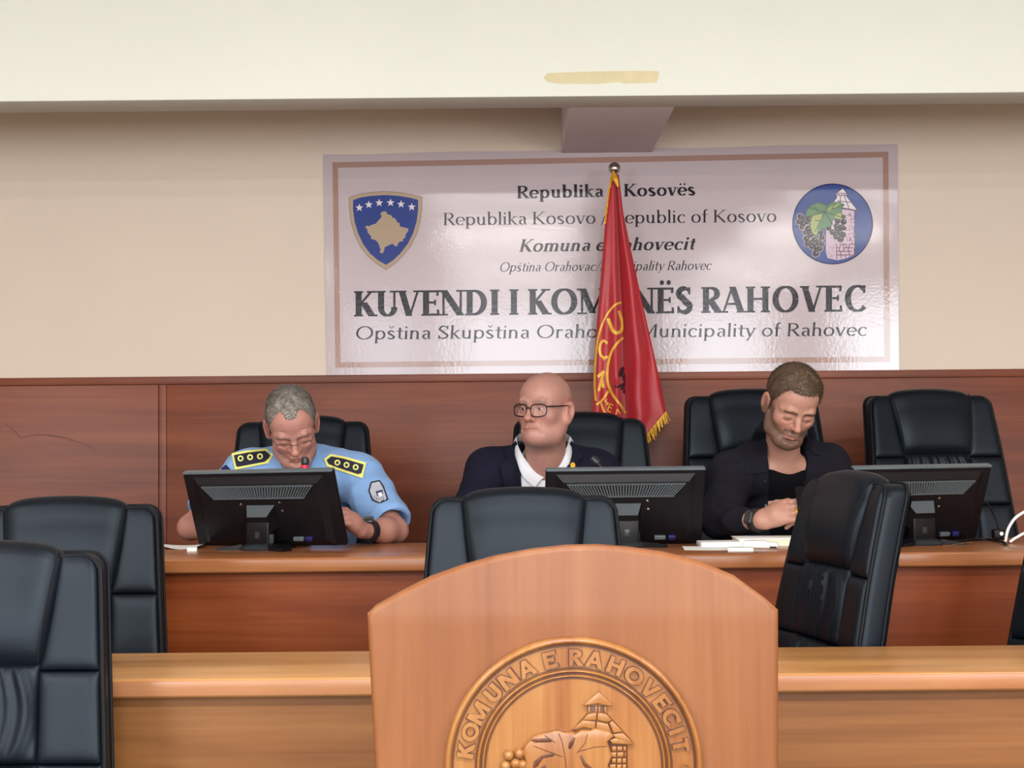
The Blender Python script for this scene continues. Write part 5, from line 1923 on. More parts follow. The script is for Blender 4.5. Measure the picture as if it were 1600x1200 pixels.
def hand(F, wrist, direction, palm_n, side, curl=0.6, size=1.0, spread=0.5):
    """palm and five bent fingers; direction: wrist to knuckles, palm_n: out of the back of the hand, side: +1 thumb to the right of direction x palm_n"""
    w0 = np.array(wrist, float)
    d = np.array(direction, float)
    d /= np.linalg.norm(d)
    n = np.array(palm_n, float)
    n -= d * (n @ d)
    n /= np.linalg.norm(n)
    t = np.cross(d, n) * side
    s = size
    kn = []
    for i, off in enumerate((.030, .010, -.010, -.029)):
        k_ = w0 + d * (.088 - .006 * abs(i - 1.2)) * s + t * off * s + n * (.004 - .002 * abs(i - 1)) * s
        kn.append(k_)
        F.cap(w0 + d * .015 * s + t * off * .6 * s, k_, .0165 * s, .0105 * s, .016)
    F.ell(w0 + d * .05 * s, [.03 * s, .03 * s, .03 * s], .02)
    ln = ((.042, .025, .020), (.046, .029, .021), (.043, .027, .020), (.034, .020, .018))
    for i in range(4):
        p = kn[i]
        a = curl * .55
        spr = (1.2 - i) * .10 * spread
        for j, l_ in enumerate(ln[i]):
            dd = d * math.cos(a) - n * math.sin(a) + t * spr
            dd /= np.linalg.norm(dd)
            q = p + dd * l_ * s
            r0 = (.0098, .0088, .0080)[j] * s
            F.cap(p, q, r0, r0 * .92, .003 if j else .006)
            p = q
            a += curl * (.85 if j == 0 else .6)
    # thumb leaves the side of the palm near the wrist
    b = w0 + d * .022 * s + t * .020 * s - n * .006 * s
    m1 = w0 + d * .055 * s + t * .046 * s - n * .016 * s
    m2 = w0 + d * .088 * s + t * .046 * s - n * .024 * s
    m3 = w0 + d * .112 * s + t * .036 * s - n * .028 * s
    F.chain([b, m1, m2, m3], [.0165 * s, .0125 * s, .0105 * s, .0085 * s], .008)
    return kn


def w3(px, py, Y):
    return np.array(P(px, py, Y))


def bvh_of(objs):
    vs, fs = [], []
    for o in objs:
        n = len(vs)
        mw = Matrix.Translation(o.parent.location) if o.parent else Matrix.Translation(o.location)
        vs += [mw @ v.co for v in o.data.vertices]
        fs += [tuple(i + n for i in p.vertices) for p in o.data.polygons]
    return BVHTree.FromPolygons(vs, fs)


def drape(name, poly, bvh, mat, parent, origin, lift=0.004, thick=0.004, res=6.0, fallback=None, smooth_n=3):
    """thin piece of cloth or print laid onto a surface: outline in photograph pixels, each point found on the surface behind it"""
    bm = bmesh.new()
    bm.faces.new([bm.verts.new((x, -y, 0)) for x, y in poly])
    bmesh.ops.triangulate(bm, faces=bm.faces[:])
    for _ in range(5):
        lg = [e for e in bm.edges if e.calc_length() > res]
        if not lg: break
        bmesh.ops.subdivide_edges(bm, edges=lg, cuts=1)
        bmesh.ops.triangulate(bm, faces=[f for f in bm.faces if len(f.verts) > 3])
    bmesh.ops.beautify_fill(bm, faces=bm.faces[:], edges=[e for e in bm.edges if len(e.link_faces) == 2])
    for f in bm.faces:
        f.normal_update()
        if f.normal.z < 0: f.normal_flip()
    bm.verts.index_update()
    depth = []
    for v in bm.verts:
        o_, d_ = ray(v.co.x, -v.co.y)
        hit = bvh.ray_cast(o_, d_)
        depth.append((hit[0] - o_).length if hit[0] is not None else None)
    good = [x for x in depth if x is not None]
    med = sorted(good)[len(good) // 2] if good else 5.0
    depth = [x if x is not None and abs(x - med) < 0.14 else med for x in depth]
    nb = [[e.other_vert(v).index for e in v.link_edges] for v in bm.verts]
    for _ in range(smooth_n):
        depth = [0.5 * depth[i] + 0.5 * sum(depth[j] for j in nb[i]) / len(nb[i]) for i in range(len(depth))]
    org = Vector(origin)
    fr, bk = [], []
    for v, dp in zip(bm.verts, depth):
        o_, d_ = ray(v.co.x, -v.co.y)
        fr.append(o_ + d_ * (dp - lift) - org)
        bk.append(o_ + d_ * (dp - lift + thick) - org)
    n = len(fr)
    fs = [tuple(v.index for v in f.verts) for f in bm.faces]
    bd = [(e.verts[0].index, e.verts[1].index) for e in bm.edges if len(e.link_faces) == 1]
    bm.free()
    mb = MB().add(fr + bk, fs + [tuple(i + n for i in q)[::-1] for q in fs] + [(a, b, b + n, a + n) for a, b in bd])
    return mb.build(name, mat, parent, True, 50)
# ------------------------------------------------------------------ the three men at the desk
M['blue_shirt'] = plain('light_blue_shirt_cloth', srgb(126, 165, 216), 0.8, var=0.05, vscale=8, bmp=(900, 0.1, 0.0006), sheen=0.1)
M['navy'] = plain('navy_suit_cloth', srgb(19, 19, 37), 0.85, var=0.12, vscale=400, bmp=(900, 0.15, 0.0006), spec=0.2)
M['white_shirt'] = plain('white_shirt_cloth', srgb(216, 218, 225), 0.75, var=0.02)
M['black_cloth'] = plain('black_jacket_cloth', srgb(23, 22, 31), 0.9, var=0.12, vscale=300, bmp=(900, 0.15, 0.0006), spec=0.2)
M['black_knit'] = plain('black_tshirt_cloth', srgb(10, 9, 14), 0.95, var=0.1, vscale=300, spec=0.15)
M['patch_navy'] = plain('epaulette_navy', srgb(24, 24, 46), 0.7, var=0.1, vscale=200)
M['patch_yellow'] = plain('epaulette_yellow', srgb(232, 226, 120), 0.6, var=0.06)
M['patch_grey'] = plain('patch_silver_grey', srgb(176, 178, 190), 0.6)
M['trouser'] = plain('dark_trousers', srgb(28, 28, 36), 0.85, var=0.1)
M['shoe'] = plain('black_shoe_leather', (0.012, 0.012, 0.012), 0.35)
M['frame_black'] = plain('black_spectacle_frame', (0.008, 0.007, 0.009), 0.25)
M['frame_metal'] = plain('thin_metal_frame', (0.16, 0.13, 0.11), 0.35, 0.8)
M['eye_white'] = plain('eye_white', srgb(176, 160, 152), 0.25, var=0.02)
M['iris'] = plain('iris_brown', (0.03, 0.02, 0.014), 0.2)
M['watch'] = plain('watch_rubber', (0.010, 0.010, 0.012), 0.45)
M['watch_glass'] = plain('watch_glass', (0.035, 0.037, 0.042), 0.12)

VOX = 0.0027


def grid_for(pts, pad, vox):
    a = np.array(pts)
    return Field(a.min(0) - pad, a.max(0) + pad, vox)


def cloth_mesh(F, name, mat, parent, origin, seed, amp, freq, smooth=1, stretch=(1, 1, 1)):
    v, f = F.mesh()
    n = vnormals(v, f)
    v = v + n * folds(v, seed, amp, freq, stretch)[:, None]
    if smooth: v = smooth_v(v, f, smooth)
    return link(name, np_mesh(name, v, f, mat, None, origin), parent)


def wedge_cut(F, pl, pr, yb, k=0.004):
    """cut the front of a garment open between two lines: pl, pr lists of (world x, world z) top to bottom"""
    zl, xl = [p[1] for p in pl][::-1], [p[0] for p in pl][::-1]
    zr, xr = [p[1] for p in pr][::-1], [p[0] for p in pr][::-1]

    def fn(x, y, z):
        a = np.interp(z.ravel(), zl, xl).reshape(z.shape).astype(np.float32)
        b = np.interp(z.ravel(), zr, xr).reshape(z.shape).astype(np.float32)
        return np.maximum(np.maximum(a - x, x - b), y - yb) + 0 * z
    lo = F.lo
    hi = F.lo + F.h * (F.n - 1)
    F.put(lo, hi, fn, k, '-')


def cut_above(F, z0, y_slope=0.0):
    F.put(F.lo, F.lo + F.h * F.n, lambda x, y, z: (z0 - z) + 0 * x + 0 * y, 0.006, '-')


def lower_body(parent, origin, hip, floor_z, knee_y, foot_y, spread):
    pts = []
    hip = np.array(hip)
    F = Field(np.array((hip[0] - .34, foot_y - .2, floor_z - .02)), np.array((hip[0] + .34, hip[1] + .24, hip[2] + .26)), 0.008)
    F.ell(hip + np.array((0, 0, .02)), (.175, .13, .11))
    F.ell(hip + np.array((0, 0, .14)), (.165, .115, .14), .06)
    for s in (-1, 1):
        k_ = np.array((hip[0] + s * spread, knee_y, floor_z + .50))
        a = np.array((hip[0] + s * spread, foot_y, floor_z + .09))
        F.chain([hip + np.array((s * .09, -.03, 0)), k_, a], [.085, .062, .046], .04)
    v, f = F.mesh()
    link('trousers', np_mesh('trousers', v, f, M['trouser'], None, origin), parent)
    for s in (-1, 1):
        F = Field((hip[0] + s * spread - .08, foot_y - .24, floor_z - .01), (hip[0] + s * spread + .08, foot_y + .1, floor_z + .13), 0.006)
        a = np.array((hip[0] + s * spread, foot_y, floor_z + .045))
        F.chain([a + np.array((0, .03, 0)), a + np.array((0, -.07, .0)), a + np.array((s * .01, -.16, -.008))], [.043, .042, .034], .02)
        F.cap(a, a + np.array((0, 0, .06)), .042, .045, .02)
        F.put(F.lo, F.lo + F.h * F.n, lambda x, y, z: (z - (floor_z + .003)) + 0 * x + 0 * y, 0, '-')
        v, f = F.mesh()
        link('shoe', np_mesh('shoe', v, f, M['shoe'], None, origin), parent)


def spectacles(head, parent, origin, rim_mat, r_, wd, ht, fz, f0, drop, full=True, name='glasses'):
    org = Vector(origin)
    W3 = lambda x, f, z: Vector(head.w(x, f, z)) - org
    root = None
    loops = []
    for s in (-1, 1):
        cx = s * (wd / 2 + .0085)
        pts = []
        for k in range(29):
            a = 2 * PI * k / 28
            c_, s_ = math.cos(a), math.sin(a)
            ex = 2 / 3.4
            x = cx + wd / 2 * math.copysign(abs(c_) ** ex, c_)
            z = drop + ht / 2 * math.copysign(abs(s_) ** ex, s_) - (.002 if s_ < 0 and c_ * s < 0 else 0)
            pts.append(W3(x, f0 - .012 * ((abs(x) / .06) ** 2), z))
        loops.append(pts)
    mb = MB()
    if full: mb.tube(loops[0], r_, 8, caps=False)
    else: mb.tube(loops[0][0:15], r_, 8)
    root = mb.build('glasses', rim_mat, parent)
    mb = MB()
    if full: mb.tube(loops[1], r_, 8, caps=False)
    else: mb.tube(loops[1][0:15], r_, 8)
    mb.build('rim', rim_mat, root)
    MB().tube([W3(-.0095, f0, drop + .005), W3(0, f0 + .003, drop + .009), W3(.0095, f0, drop + .005)], r_, 8).build('bridge', rim_mat, root)
    for s in (-1, 1):
        xo = wd + .0085
        MB().tube([W3(s * xo, f0 - .012 * ((xo / .06) ** 2), drop + ht * .30), W3(s * (xo + .006), f0 - .022, drop + ht * .32), W3(s * .079, .035, drop + ht * .30 + .002), W3(s * .0835, -.004, .012), W3(s * .082, -.022, -.006)], [r_ * 1.1, r_ * 1.2, r_ * 1.1, r_, r_], 8).build('temple', rim_mat, root)
        lp_ = loops[0 if s < 0 else 1][:-1]
        mbg = MB()
        c = sum(lp_, Vector()) / len(lp_)
        mbg.add([c] + lp_, [(0, i + 1, (i + 1) % len(lp_) + 1) for i in range(len(lp_))])
        mbg.build('lens', M['glass'], root, True, 60)
    return root


def band(parent, origin, centre, axis, r_, width, mat, name='watch'):
    """strap round a wrist"""
    ax = Vector(axis).normalized()
    q = ax.to_track_quat('Z', 'Y').to_matrix().to_4x4()
    prof = [(r_, -width / 2), (r_ + .0035, -width / 2), (r_ + .0045, 0), (r_ + .0035, width / 2), (r_, width / 2)]
    return MB().lathe(prof, 28, Vector(centre) - Vector(origin), 0, q).build(name, mat, parent)


def person_mesh(label, v, f, cols, base):
    me = np_mesh('person', v, f, M['skin'], cols, base)
    o = link('person', me, None, None, base)
    return tag(o, label, 'person', 'men seated at the presidium desk')


# ---------------------------------------------------------------- man in the light blue uniform shirt
SK1 = np.array(srgb(179, 128, 115))
b1 = (P(470, 800, 5.3).x, 5.30, 0.33)
h1 = Head(P(456, 665, 4.98), R(14), R(38), R(-9), (1.03, 1.0, 1.0))
shL, shR = w3(386, 738, 5.14), w3(560, 744, 5.14)
elL, elR = w3(297, 824, 4.94), w3(618, 829, 4.93)
wrL, wrR = w3(372, 834, 4.79), w3(566, 829, 4.775)
neck0, neck1 = h1.w(0, -.035, -.055), w3(463, 735, 5.17)
hip1 = np.array((b1[0], 5.36, 0.90))
F = grid_for([h1.c + .13, h1.c - .13, elL, elR, wrL, wrR, shL, shR, w3(535, 800, 4.70), neck1 + np.array((0, .08, -.2))], .075, VOX)
sp1 = dict(fold=1.35, brow_lines=(.045, .056, .067), frown=True, lash=.12, lash_z=-.007, brow=(.16, .11, .09), brow_a=.40, jaw=.90, mouth=.002, brow_w=.005)
h1.build(F, sp1)
F.cap(neck0, neck1, .056, .062, .03)
F.cap(shL, shR, .05, .05, .03)
F.cap(neck1, neck1 + np.array((0, .05, -.18)), .09, .10, .05)
F.chain([shL, elL, wrL], [.05, .039, .026], .02)
F.chain([shR, elR, wrR], [.05, .040, .027], .02)
F.ell(wrR * .35 + elR * .65, (.043, .043, .038), .03)
hand(F, wrR, w3(540, 806, 4.72) - wrR, (0.25, -.55, .8), 1, 1.0, 1.0, .3)
hand(F, wrL, w3(402, 824, 4.74) - wrL, (-0.2, -.3, .9), -1, .9, 1.0, .3)
v, f = F.mesh()
v = smooth_v(v, f, 1, .35)
cols = h1.colors(v, SK1, sp1)
p1 = person_mesh('grey haired man in light blue uniform shirt bending over the microphone', v, f, cols, b1)


def col_grey(q, rg, n, vr):
    t = np.clip(rg.normal(.45, .20 * vr, (n, 1)) + .30 * sstep(.05, -.01, q[:, 2:3]) + .14 * np.sin(q[:, 0:1] * 210 + 3 * np.sin(q[:, 1:2] * 60)), 0, 1)
    return (1 - t) * np.array((.17, .145, .125)) + t * np.array((.48, .44, .40))


hair_cap(h1, [(0, 43), (12, 45), (20, 53), (30, 58), (40, 54), (50, 38), (62, 20), (74, 6), (84, -10), (91, -16), (96, 14), (112, 8), (125, -22), (180, -36)], (.0015, .009), .003, col_grey, 'hair', p1, b1, 5, 22000, .014, (0, .45, .75))
spectacles(h1, p1, b1, M['frame_metal'], .0010, .047, .026, 0, .107, -.006, False)
# shirt
F = grid_for([shL, shR, elL, elR, hip1, w3(470, 700, 5.05), w3(470, 900, 5.4)], .13, .0055)
F.ell(w3(470, 812, 5.24), (.195, .125, .24))
F.ell(hip1 + np.array((0, -.02, .12)), (.185, .14, .17), .08)
F.cap(shL + np.array((.03, 0, -.01)), shR + np.array((-.03, 0, -.01)), .078, .078, .05)
F.cap(neck1 + np.array((-.05, .03, .045)), shL, .054, .075, .04)
F.cap(neck1 + np.array((.05, .03, .045)), shR, .054, .075, .04)
slL, slR = shL + (elL - shL) * .74, shR + (elR - shR) * .86
F.cap(shL, slL, .080, .068, .03)
F.cap(shR, slR, .084, .074, .03)
for sl_, el_, s_ in ((slL, elL, shL), (slR, elR, shR)):       # sleeve ends: cut square and hollow
    d_ = (el_ - s_) / np.linalg.norm(el_ - s_)
    F.put(sl_ - .13, sl_ + .13, lambda x, y, z: (sl_[0] + d_[0] * .012 - x) * d_[0] + (sl_[1] + d_[1] * .012 - y) * d_[1] + (sl_[2] + d_[2] * .012 - z) * d_[2], .006, '-')
    F.cap(sl_ - d_ * .01, sl_ + d_ * .05, .058, .060, .004, '-')
F.ell(np.array(neck1) + np.array((0, -.01, .055)), (.066, .075, .065), .012, '-')
shirt = cloth_mesh(F, 'shirt', M['blue_shirt'], p1, b1, 4, .022, 19, 1)
bv = bvh_of([shirt])
# collar
for q in ([(415, 708), (424, 704), (436, 722), (447, 740), (432, 748), (419, 730)], [(497, 702), (503, 712), (501, 728), (491, 746), (478, 746), (489, 720)]):
    drape('collar', q, bv, M['blue_shirt'], shirt, b1, .007, .004, 7)
# placket
drape('placket', [(444, 740), (474, 740), (474, 790), (446, 790)], bv, M['blue_shirt'], shirt, b1, .003, .002, 9)


def C1(pts):
    return [(240 + x / 3.636, 560 + y / 3.636) for x, y in pts]


eps = [([(443, 540), (520, 524), (640, 512), (680, 548), (650, 596), (462, 632)], [(456, 549), (530, 535), (634, 524), (664, 550), (642, 585), (470, 618)], [(494, 568), (548, 561), (604, 556)]),
       ([(968, 572), (1005, 543), (1080, 556), (1208, 592), (1186, 680), (1040, 632), (984, 612)], [(983, 576), (1010, 556), (1080, 569), (1194, 602), (1177, 664), (1046, 620), (994, 600)], [(1044, 592), (1096, 605), (1148, 618)])]
for outer, inner, rings in eps:
    ep = drape('epaulette', C1(outer), bv, M['patch_yellow'], shirt, b1, .011, .008, 6)
    ep['label'] = 'navy epaulette with yellow border and three rings'
    drape('navy_field', C1(inner), bv, M['patch_navy'], ep, b1, .0145, .003, 6)
    for (rx, ry) in rings:
        cc = C1([(rx, ry)])[0]
        q = [(cc[0] + 4.6 * math.cos(2 * PI * k / 18), cc[1] + 4.6 * math.sin(2 * PI * k / 18)) for k in range(18)]
        drape('ring', q, bv, M['patch_yellow'], ep, b1, .0185, .003, 8)
        q = [(cc[0] + 2.4 * math.cos(2 * PI * k / 14), cc[1] + 2.4 * math.sin(2 * PI * k / 14)) for k in range(14)]
        drape('ring_centre', q, bv, M['patch_navy'], ep, b1, .0210, .003, 8)
pt = drape('sleeve_patch', C1([(1235, 700), (1285, 690), (1310, 730), (1334, 800), (1295, 834), (1240, 806), (1219, 750)]), bv, M['patch_navy'], shirt, b1, .004, .003, 6)
pt['label'] = 'grey and navy shield patch on the sleeve'
drape('patch_field', C1([(1240, 708), (1282, 699), (1303, 735), (1324, 796), (1293, 823), (1248, 800), (1228, 752)]), bv, M['patch_grey'], pt, b1, .006, .002, 6)
drape('patch_emblem', C1([(1262, 755), (1300, 745), (1306, 780), (1292, 792), (1270, 782)]), bv, M['blue_plug'], pt, b1, .0075, .002, 6)
drape('patch_emblem', C1([(1272, 766), (1296, 758), (1298, 786), (1284, 792)]), bv, M['white_shirt'], pt, b1, .009, .002, 6)
for a in range(5):
    x0, y0 = 1250 + a * 14, 812 - abs(a - 2) * 5
    drape('patch_ray', C1([(x0, y0), (x0 + 4, y0), (x0 + 2 + (a - 2) * -3, y0 - 26)]), bv, M['patch_navy'], pt, b1, .0075, .002, 8)
drape('sleeve_badge', [(346, 731), (353, 726), (364, 737), (344, 741)], bv, M['blue_plug'], shirt, b1, .004, .003, 6)
wt = band(p1, b1, wrR + (elR - wrR) * .20, elR - wrR, .0335, .024, M['watch'])
MB().rbox(-.016, .016, -.020, .020, -.005, .005, .004, 0, Matrix.Translation(Vector(wrR + (elR - wrR) * .20 + np.array((0, -.012, .036))) - Vector(b1)) @ Matrix.Rotation(R(20), 4, 'X')).build('watch_case', M['watch_glass'], wt)
lower_body(p1, b1, hip1, 0.33, 4.86, 4.84, .13)

# ---------------------------------------------------------------- bald man in the navy jacket
SK2 = np.array(srgb(178, 130, 117))
b2 = (P(850, 800, 5.3).x, 5.30, 0.33)
h2 = Head(P(852, 639, 5.06), R(-32), R(1), R(1), (1.06, 1.02, 1.01))
shL, shR = w3(762, 739, 5.18), w3(938, 741, 5.18)
elL, elR = w3(712, 846, 5.00), w3(990, 846, 5.00)
wrL, wrR = w3(790, 842, 4.82), w3(915, 842, 4.82)
neck0, neck1 = h2.w(0, -.008, -.062), w3(850, 742, 5.19)
hip2 = np.array((b2[0], 5.36, 0.90))
F = grid_for([h2.c + .13, h2.c - .13, elL, elR, wrL, wrR, shL, shR, w3(850, 850, 4.75), neck1 + np.array((0, .08, -.2))], .075, VOX)
sp2 = dict(fold=.75, fat=.0, jaw=.88, mouth=.006, mouth_w=1.4, chin_up=.010, brow=(.16, .10, .075), brow_a=.55, brow_lift=.0, lip_r=.8, lash=.45, lash_z=.0046, frown=True)
h2.build(F, sp2)
h2.ell(F, (0, .032, -.097), (.042, .040, .022), .035)           # soft under the chin
for s in (-1, 1): h2.ell(F, (s * .031, .0965, .0012), (.0126, .0105, .0026), .0015, '-')
F.cap(neck0, neck1, .066, .077, .045)
F.cap(shL, shR, .05, .05, .03)
F.ell(w3(850, 806, 5.235), (.15, .098, .17), .05)
F.chain([shL, elL, wrL], [.05, .04, .028], .02)
F.chain([shR, elR, wrR], [.05, .04, .028], .02)
hand(F, wrL, np.array((.9, -.3, -.02)), (0, -.3, .95), -1, .5)
hand(F, wrR, np.array((-.9, -.3, -.02)), (0, -.3, .95), 1, .5)
v, f = F.mesh()
v = smooth_v(v, f, 1, .35)
p2 = person_mesh('bald man in black rimmed glasses, navy jacket and white shirt', v, f, h2.colors(v, SK2, sp2), b2)
for s in (-1, 1):
    c = h2.w(s * .031, .0785, .0005)
    bm = bmesh.new()
    bmesh.ops.create_uvsphere(bm, u_segments=24, v_segments=16, radius=.0126)
    g = Vector(h2.Rm @ np.array((-.12, -1, 0))).normalized()
    mb = MB()
    for fc in bm.faces:
        mb.add([v_.co + Vector(c) - Vector(b2) for v_ in fc.verts], [tuple(range(len(fc.verts)))], 1 if fc.calc_center_median().normalized().dot(g) > .885 else 0)
    bm.free()
    mb.build('eye', [M['eye_white'], M['iris']], p2)
spectacles(h2, p2, b2, M['frame_black'], .0021, .0515, .0395, 0, .1085, -.0035, True)


# white shirt
F = grid_for([shL, shR, w3(850, 700, 5.05), w3(850, 900, 5.4), hip2], .12, .0045)
F.ell(w3(850, 812, 5.235), (.170, .118, .215))
F.ell(hip2 + np.array((0, -.02, .12)), (.17, .13, .17), .08)
F.cap(shL + np.array((.04, 0, -.02)), shR + np.array((-.04, 0, -.02)), .06, .06, .05)
F.cap(neck1 + np.array((0, .015, -.03)), neck1 + np.array((0, .005, .045)), .088, .0815, .03)
wx = lambda px, py, Y=5.12: (float(w3(px, py, Y)[0]), float(w3(px, py, Y)[2]))
wedge_cut(F, [wx(800, 670), wx(814, 708), wx(849, 748)], [wx(900, 670), wx(882, 708), wx(849, 748)], 5.20)
F.put(F.lo, F.lo + F.h * F.n, lambda x, y, z: (float(w3(850, 686, 5.2)[2]) + 0.55 * (y - 5.2) - z) + 0 * x, .004, '-')
wsh = cloth_mesh(F, 'shirt', M['white_shirt'], p2, b2, 8, .004, 22, 1)
# jacket
F = grid_for([shL, shR, elL, elR, wrL, wrR, hip2, w3(850, 690, 5.05)], .12, .0055)
F.ell(w3(850, 818, 5.245), (.205, .138, .25))
F.ell(hip2 + np.array((0, -.02, .10)), (.195, .15, .18), .08)
F.cap(shL + np.array((.03, 0, -.005)), shR + np.array((-.03, 0, -.005)), .074, .074, .05)
F.cap(neck1 + np.array((-.064, .035, .060)), shL, .054, .074, .035)
F.cap(neck1 + np.array((.064, .035, .060)), shR, .054, .074, .035)
F.chain([shL, elL, wrL], [.076, .062, .044], .035)
F.chain([shR, elR, wrR], [.076, .062, .044], .035)
F.ell(np.array(neck1) + np.array((0, -.01, .075)), (.083, .090, .075), .008, '-')
wedge_cut(F, [wx(800, 670), wx(809, 690), wx(817, 757), wx(826, 820)], [wx(898, 670), wx(889, 690), wx(864, 738), wx(838, 820)], 5.20, .006)
jk = cloth_mesh(F, 'jacket', M['navy'], p2, b2, 9, .018, 16, 1)
bvj, bvs = bvh_of([jk]), bvh_of([wsh, p2])
def ribbon(name, inner, outer, mat, parent, origin, thick=.003):
    """folded strip between two space curves given as (px, py, depth)"""
    def res(c):
        c = [P(*q) for q in c]
        out = []
        for i_ in range(len(c) - 1):
            a_, b_, c_, d_ = c[max(i_ - 1, 0)], c[i_], c[i_ + 1], c[min(i_ + 2, len(c) - 1)]
            for k_ in range(8):
                t_ = k_ / 8
                out.append(.5 * (2 * b_ + (c_ - a_) * t_ + (2 * a_ - 5 * b_ + 4 * c_ - d_) * t_ * t_ + (3 * b_ - a_ - 3 * c_ + d_) * t_ ** 3))
        return out + [c[-1]]
    A_, B_ = res(inner), res(outer)
    rows_ = []
    for k_ in range(7):
        t_ = k_ / 6
        rows_.append([a_.lerp(b_, t_) + Vector((0, -.006 * math.sin(PI * t_), .004 * math.sin(PI * t_))) - Vector(origin) for a_, b_ in zip(A_, B_)])
    bk_ = [[p_ + Vector((0, thick, -thick * .3)) for p_ in r_] for r_ in rows_]
    mb_ = MB().grid(rows_)
    mb_.grid([r_[::-1] for r_ in bk_])
    mb_.grid([rim(rows_), rim(bk_)], closed_u=True)
    return mb_.build(name, mat, parent, True, 60)


ribbon('shirt_collar', [(850, 672, 5.275), (812, 678, 5.235), (808, 690, 5.165), (815, 708, 5.118), (829, 728, 5.104), (850, 746, 5.102)], [(850, 690, 5.285), (806, 690, 5.24), (803, 702, 5.165), (808, 722, 5.112), (817, 744, 5.10), (836, 762, 5.098)], M['white_shirt'], wsh, b2)
ribbon('shirt_collar', [(850, 672, 5.275), (886, 678, 5.235), (888, 690, 5.165), (882, 706, 5.118), (870, 724, 5.104), (852, 744, 5.102)], [(850, 690, 5.285), (893, 690, 5.24), (895, 702, 5.165), (891, 720, 5.112), (882, 744, 5.10), (866, 762, 5.098)], M['white_shirt'], wsh, b2)
for q in ([(806, 688), (811, 704), (814, 726), (819, 762), (824, 800), (806, 800), (788, 766), (782, 726), (792, 716), (788, 706)], [(893, 688), (902, 698), (911, 714), (902, 722), (908, 734), (880, 780), (846, 808), (856, 770), (868, 742), (884, 708)]):
    lo_ = drape('lapel', q, bvj, M['navy'], jk, b2, .018, .014, 8)
pin = P(895, 727, 5.0)
pn = drape('lapel_pin', [(895 + 4.0 * math.cos(k), 727 + 4.6 * math.sin(k)) for k in np.linspace(0, 2 * PI, 13)[:-1]], bvj, M['gold'], jk, b2, .0235, .006, 9)
lower_body(p2, b2, hip2, 0.33, 4.86, 4.84, .13)

# ---------------------------------------------------------------- bearded man in the black jacket
SK3 = np.array(srgb(181, 133, 115))
b3 = (P(1222, 800, 5.3).x, 5.30, 0.33)
h3 = Head(P(1236, 632, 5.00), R(7), R(33), R(9), (1.03, 1.0, 1.02))
shL, shR = w3(1143, 740, 5.13), w3(1294, 734, 5.17)
elL, elR = w3(1122, 812, 4.90), w3(1330, 818, 4.95)
wrL, wrR = w3(1189, 813, 4.715), w3(1292, 820, 4.76)
neck0, neck1 = h3.w(0, -.03, -.055), w3(1222, 735, 5.17)
hip3 = np.array((b3[0], 5.36, 0.90))
F = grid_for([h3.c + .13, h3.c - .13, elL, elR, wrL, wrR, shL, shR, w3(1260, 800, 4.66), neck1 + np.array((0, .08, -.2))], .075, VOX)
sp3 = dict(fold=.65, jaw=.97, nose_w=.86, beard=(.075, .046, .030), beard_a=.84, brow=(.07, .045, .03), brow_a=.75, lash=.75, lash_z=-.0065, brow_w=.005, brow_lift=-.0035, mouth=.001, frown=True)
h3.build(F, sp3)
F.cap(neck0, neck1, .055, .062, .03)
F.cap(shL, shR, .05, .05, .03)
F.ell(w3(1222, 800, 5.21), (.14, .09, .17), .05)
F.chain([shL, elL, wrL], [.05, .042, .029], .02)
F.chain([shR, elR, wrR], [.05, .042, .029], .02)
kn = hand(F, wrL, w3(1236, 797, 4.685) - wrL, (-.05, -.80, .60), -1, .75, 1.06, .3)
hand(F, wrR, w3(1256, 806, 4.70) - wrR, (.1, -.75, .65), 1, .8, 1.0, .3)
v, f = F.mesh()
v = smooth_v(v, f, 1, .35)
p3 = person_mesh('bearded man in black jacket looking down at the phone in his hands', v, f, h3.colors(v, SK3, sp3), b3)


def col_brown(q, rg, n, vr):
    t = np.clip(rg.normal(.45, .22 * vr, (n, 1)) + .25 * sstep(.08, .13, q[:, 2:3]), 0, 1)
    return (1 - t) * np.array((.078, .049, .032)) + t * np.array((.22, .146, .098))


hair_cap(h3, [(0, 41), (20, 42), (38, 45), (50, 38), (60, 24), (70, 12), (80, 0), (88, -14), (93, -16), (97, 12), (112, 8), (124, -24), (180, -38)], (.0015, .014), .003, col_brown, 'hair', p3, b3, 6, 22000, .016, (.25, .75, .35))
# t-shirt
F = grid_for([shL, shR, w3(1222, 700, 5.05), w3(1222, 900, 5.4), hip3], .12, .0055)
F.ell(w3(1222, 812, 5.235), (.165, .115, .215))
F.ell(hip3 + np.array((0, -.02, .12)), (.17, .13, .17), .08)
F.cap(shL + np.array((.04, 0, -.02)), shR + np.array((-.04, 0, -.02)), .058, .058, .05)
F.ell(np.array(neck1) + np.array((0, -.03, .050)), (.057, .085, .046), .008, '-')
ts = cloth_mesh(F, 't_shirt', M['black_knit'], p3, b3, 12, .006, 18, 1)
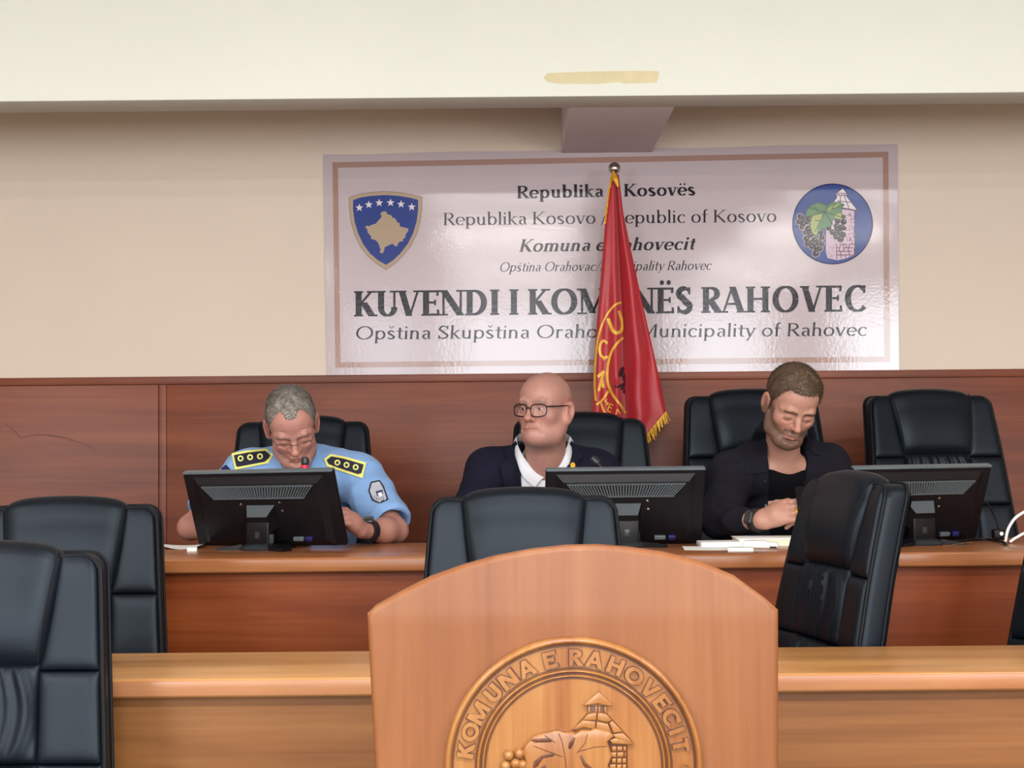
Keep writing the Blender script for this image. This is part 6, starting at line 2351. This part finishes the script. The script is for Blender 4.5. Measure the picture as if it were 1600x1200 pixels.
# jacket
F = grid_for([shL, shR, elL, elR, wrL, wrR, hip3, w3(1222, 690, 5.05)], .12, .0055)
F.ell(w3(1222, 818, 5.245), (.195, .134, .25))
F.ell(hip3 + np.array((0, -.02, .10)), (.19, .15, .18), .08)
F.cap(shL + np.array((.03, 0, -.005)), shR + np.array((-.03, 0, -.005)), .072, .072, .05)
F.cap(neck1 + np.array((-.062, .030, .070)), shL, .054, .072, .035)
F.cap(neck1 + np.array((.060, .030, .075)), shR, .054, .072, .035)
cfL, cfR = elL + (wrL - elL) * .70, elR + (wrR - elR) * .80
F.chain([shL, elL, cfL], [.076, .060, .041], .035)
F.chain([shR, elR, cfR], [.076, .060, .044], .035)
F.ell(np.array(neck1) + np.array((0, -.01, .075)), (.074, .085, .075), .008, '-')
wedge_cut(F, [wx(1192, 670), wx(1197, 700), wx(1202, 770), wx(1206, 850)], [wx(1272, 670), wx(1262, 700), wx(1252, 770), wx(1248, 850)], 5.19, .006)
jk3 = cloth_mesh(F, 'jacket', M['black_cloth'], p3, b3, 21, .027, 15, 1)
bvj = bvh_of([jk3])
for q in ([(1192, 655), (1198, 690), (1200, 738), (1164, 742), (1166, 712), (1172, 690), (1182, 668)], [(1264, 662), (1272, 668), (1284, 712), (1262, 706), (1250, 724), (1248, 708), (1260, 690)]):
    drape('jacket_collar', q, bvj, M['black_cloth'], jk3, b3, .010, .007, 8)
for bx_, by_ in ((1204, 752), (1206, 790)):
    drape('button', [(bx_ - 9 + 2.2 * math.cos(k), by_ + 2.2 * math.sin(k)) for k in np.linspace(0, 2 * PI, 11)[:-1]], bvj, M['plastic_gloss'], jk3, b3, .005, .003, 9)
wc = wrL + (elL - wrL) * .08
wt = band(p3, b3, wc, elL - wrL, .0345, .024, M['watch'])
ax = Vector(elL - wrL).normalized()
nn = Vector((-.25, -.95, .22)).normalized()
nn = (nn - ax * nn.dot(ax)).normalized()
tt = ax.cross(nn)
Mw = Matrix(((ax.x, tt.x, nn.x, 0), (ax.y, tt.y, nn.y, 0), (ax.z, tt.z, nn.z, 0), (0, 0, 0, 1)))
Mw.translation = Vector(wc) + nn * .037 - Vector(b3)
wk = MB().rbox(-.017, .017, -.020, .020, -.005, .006, .005, 0, Mw).build('watch_case', M['watch'], wt)
MB().rbox(-.0145, .0145, -.0175, .0175, .0055, .0068, .001, 0, Mw).build('watch_screen', M['watch_glass'], wt)
# ring on the ring finger
kf = kn[2]
rd = Vector(w3(1236, 797, 4.685) - wrL).normalized()
rq = (rd * math.cos(.41) - nn * math.sin(.41))
MB().lathe([(.0104, -.003), (.0116, -.003), (.0120, 0), (.0116, .003), (.0104, .003)], 20, Vector(kf) + rq * .024 - Vector(b3), 0, rq.to_track_quat('Z', 'Y').to_matrix().to_4x4()).build('finger_ring', M['gold'], p3)
lower_body(p3, b3, hip3, 0.33, 4.86, 4.84, .13)
# phone in his hands
pc = P(1264, 792, 4.665)
ph = thing('mobile_phone', 'black mobile phone held by the bearded man', 'phone', pc)
Mp = Matrix.Rotation(R(-35), 4, 'X')
MB().rbox(-.036, .036, -.004, .004, -.05, .075, .0035, 0, Mp).build('body', M['plastic'], ph)
MB().rbox(-.033, .033, .0038, .0046, -.047, .072, .0003, 0, Mp).build('screen', M['screen'], ph)
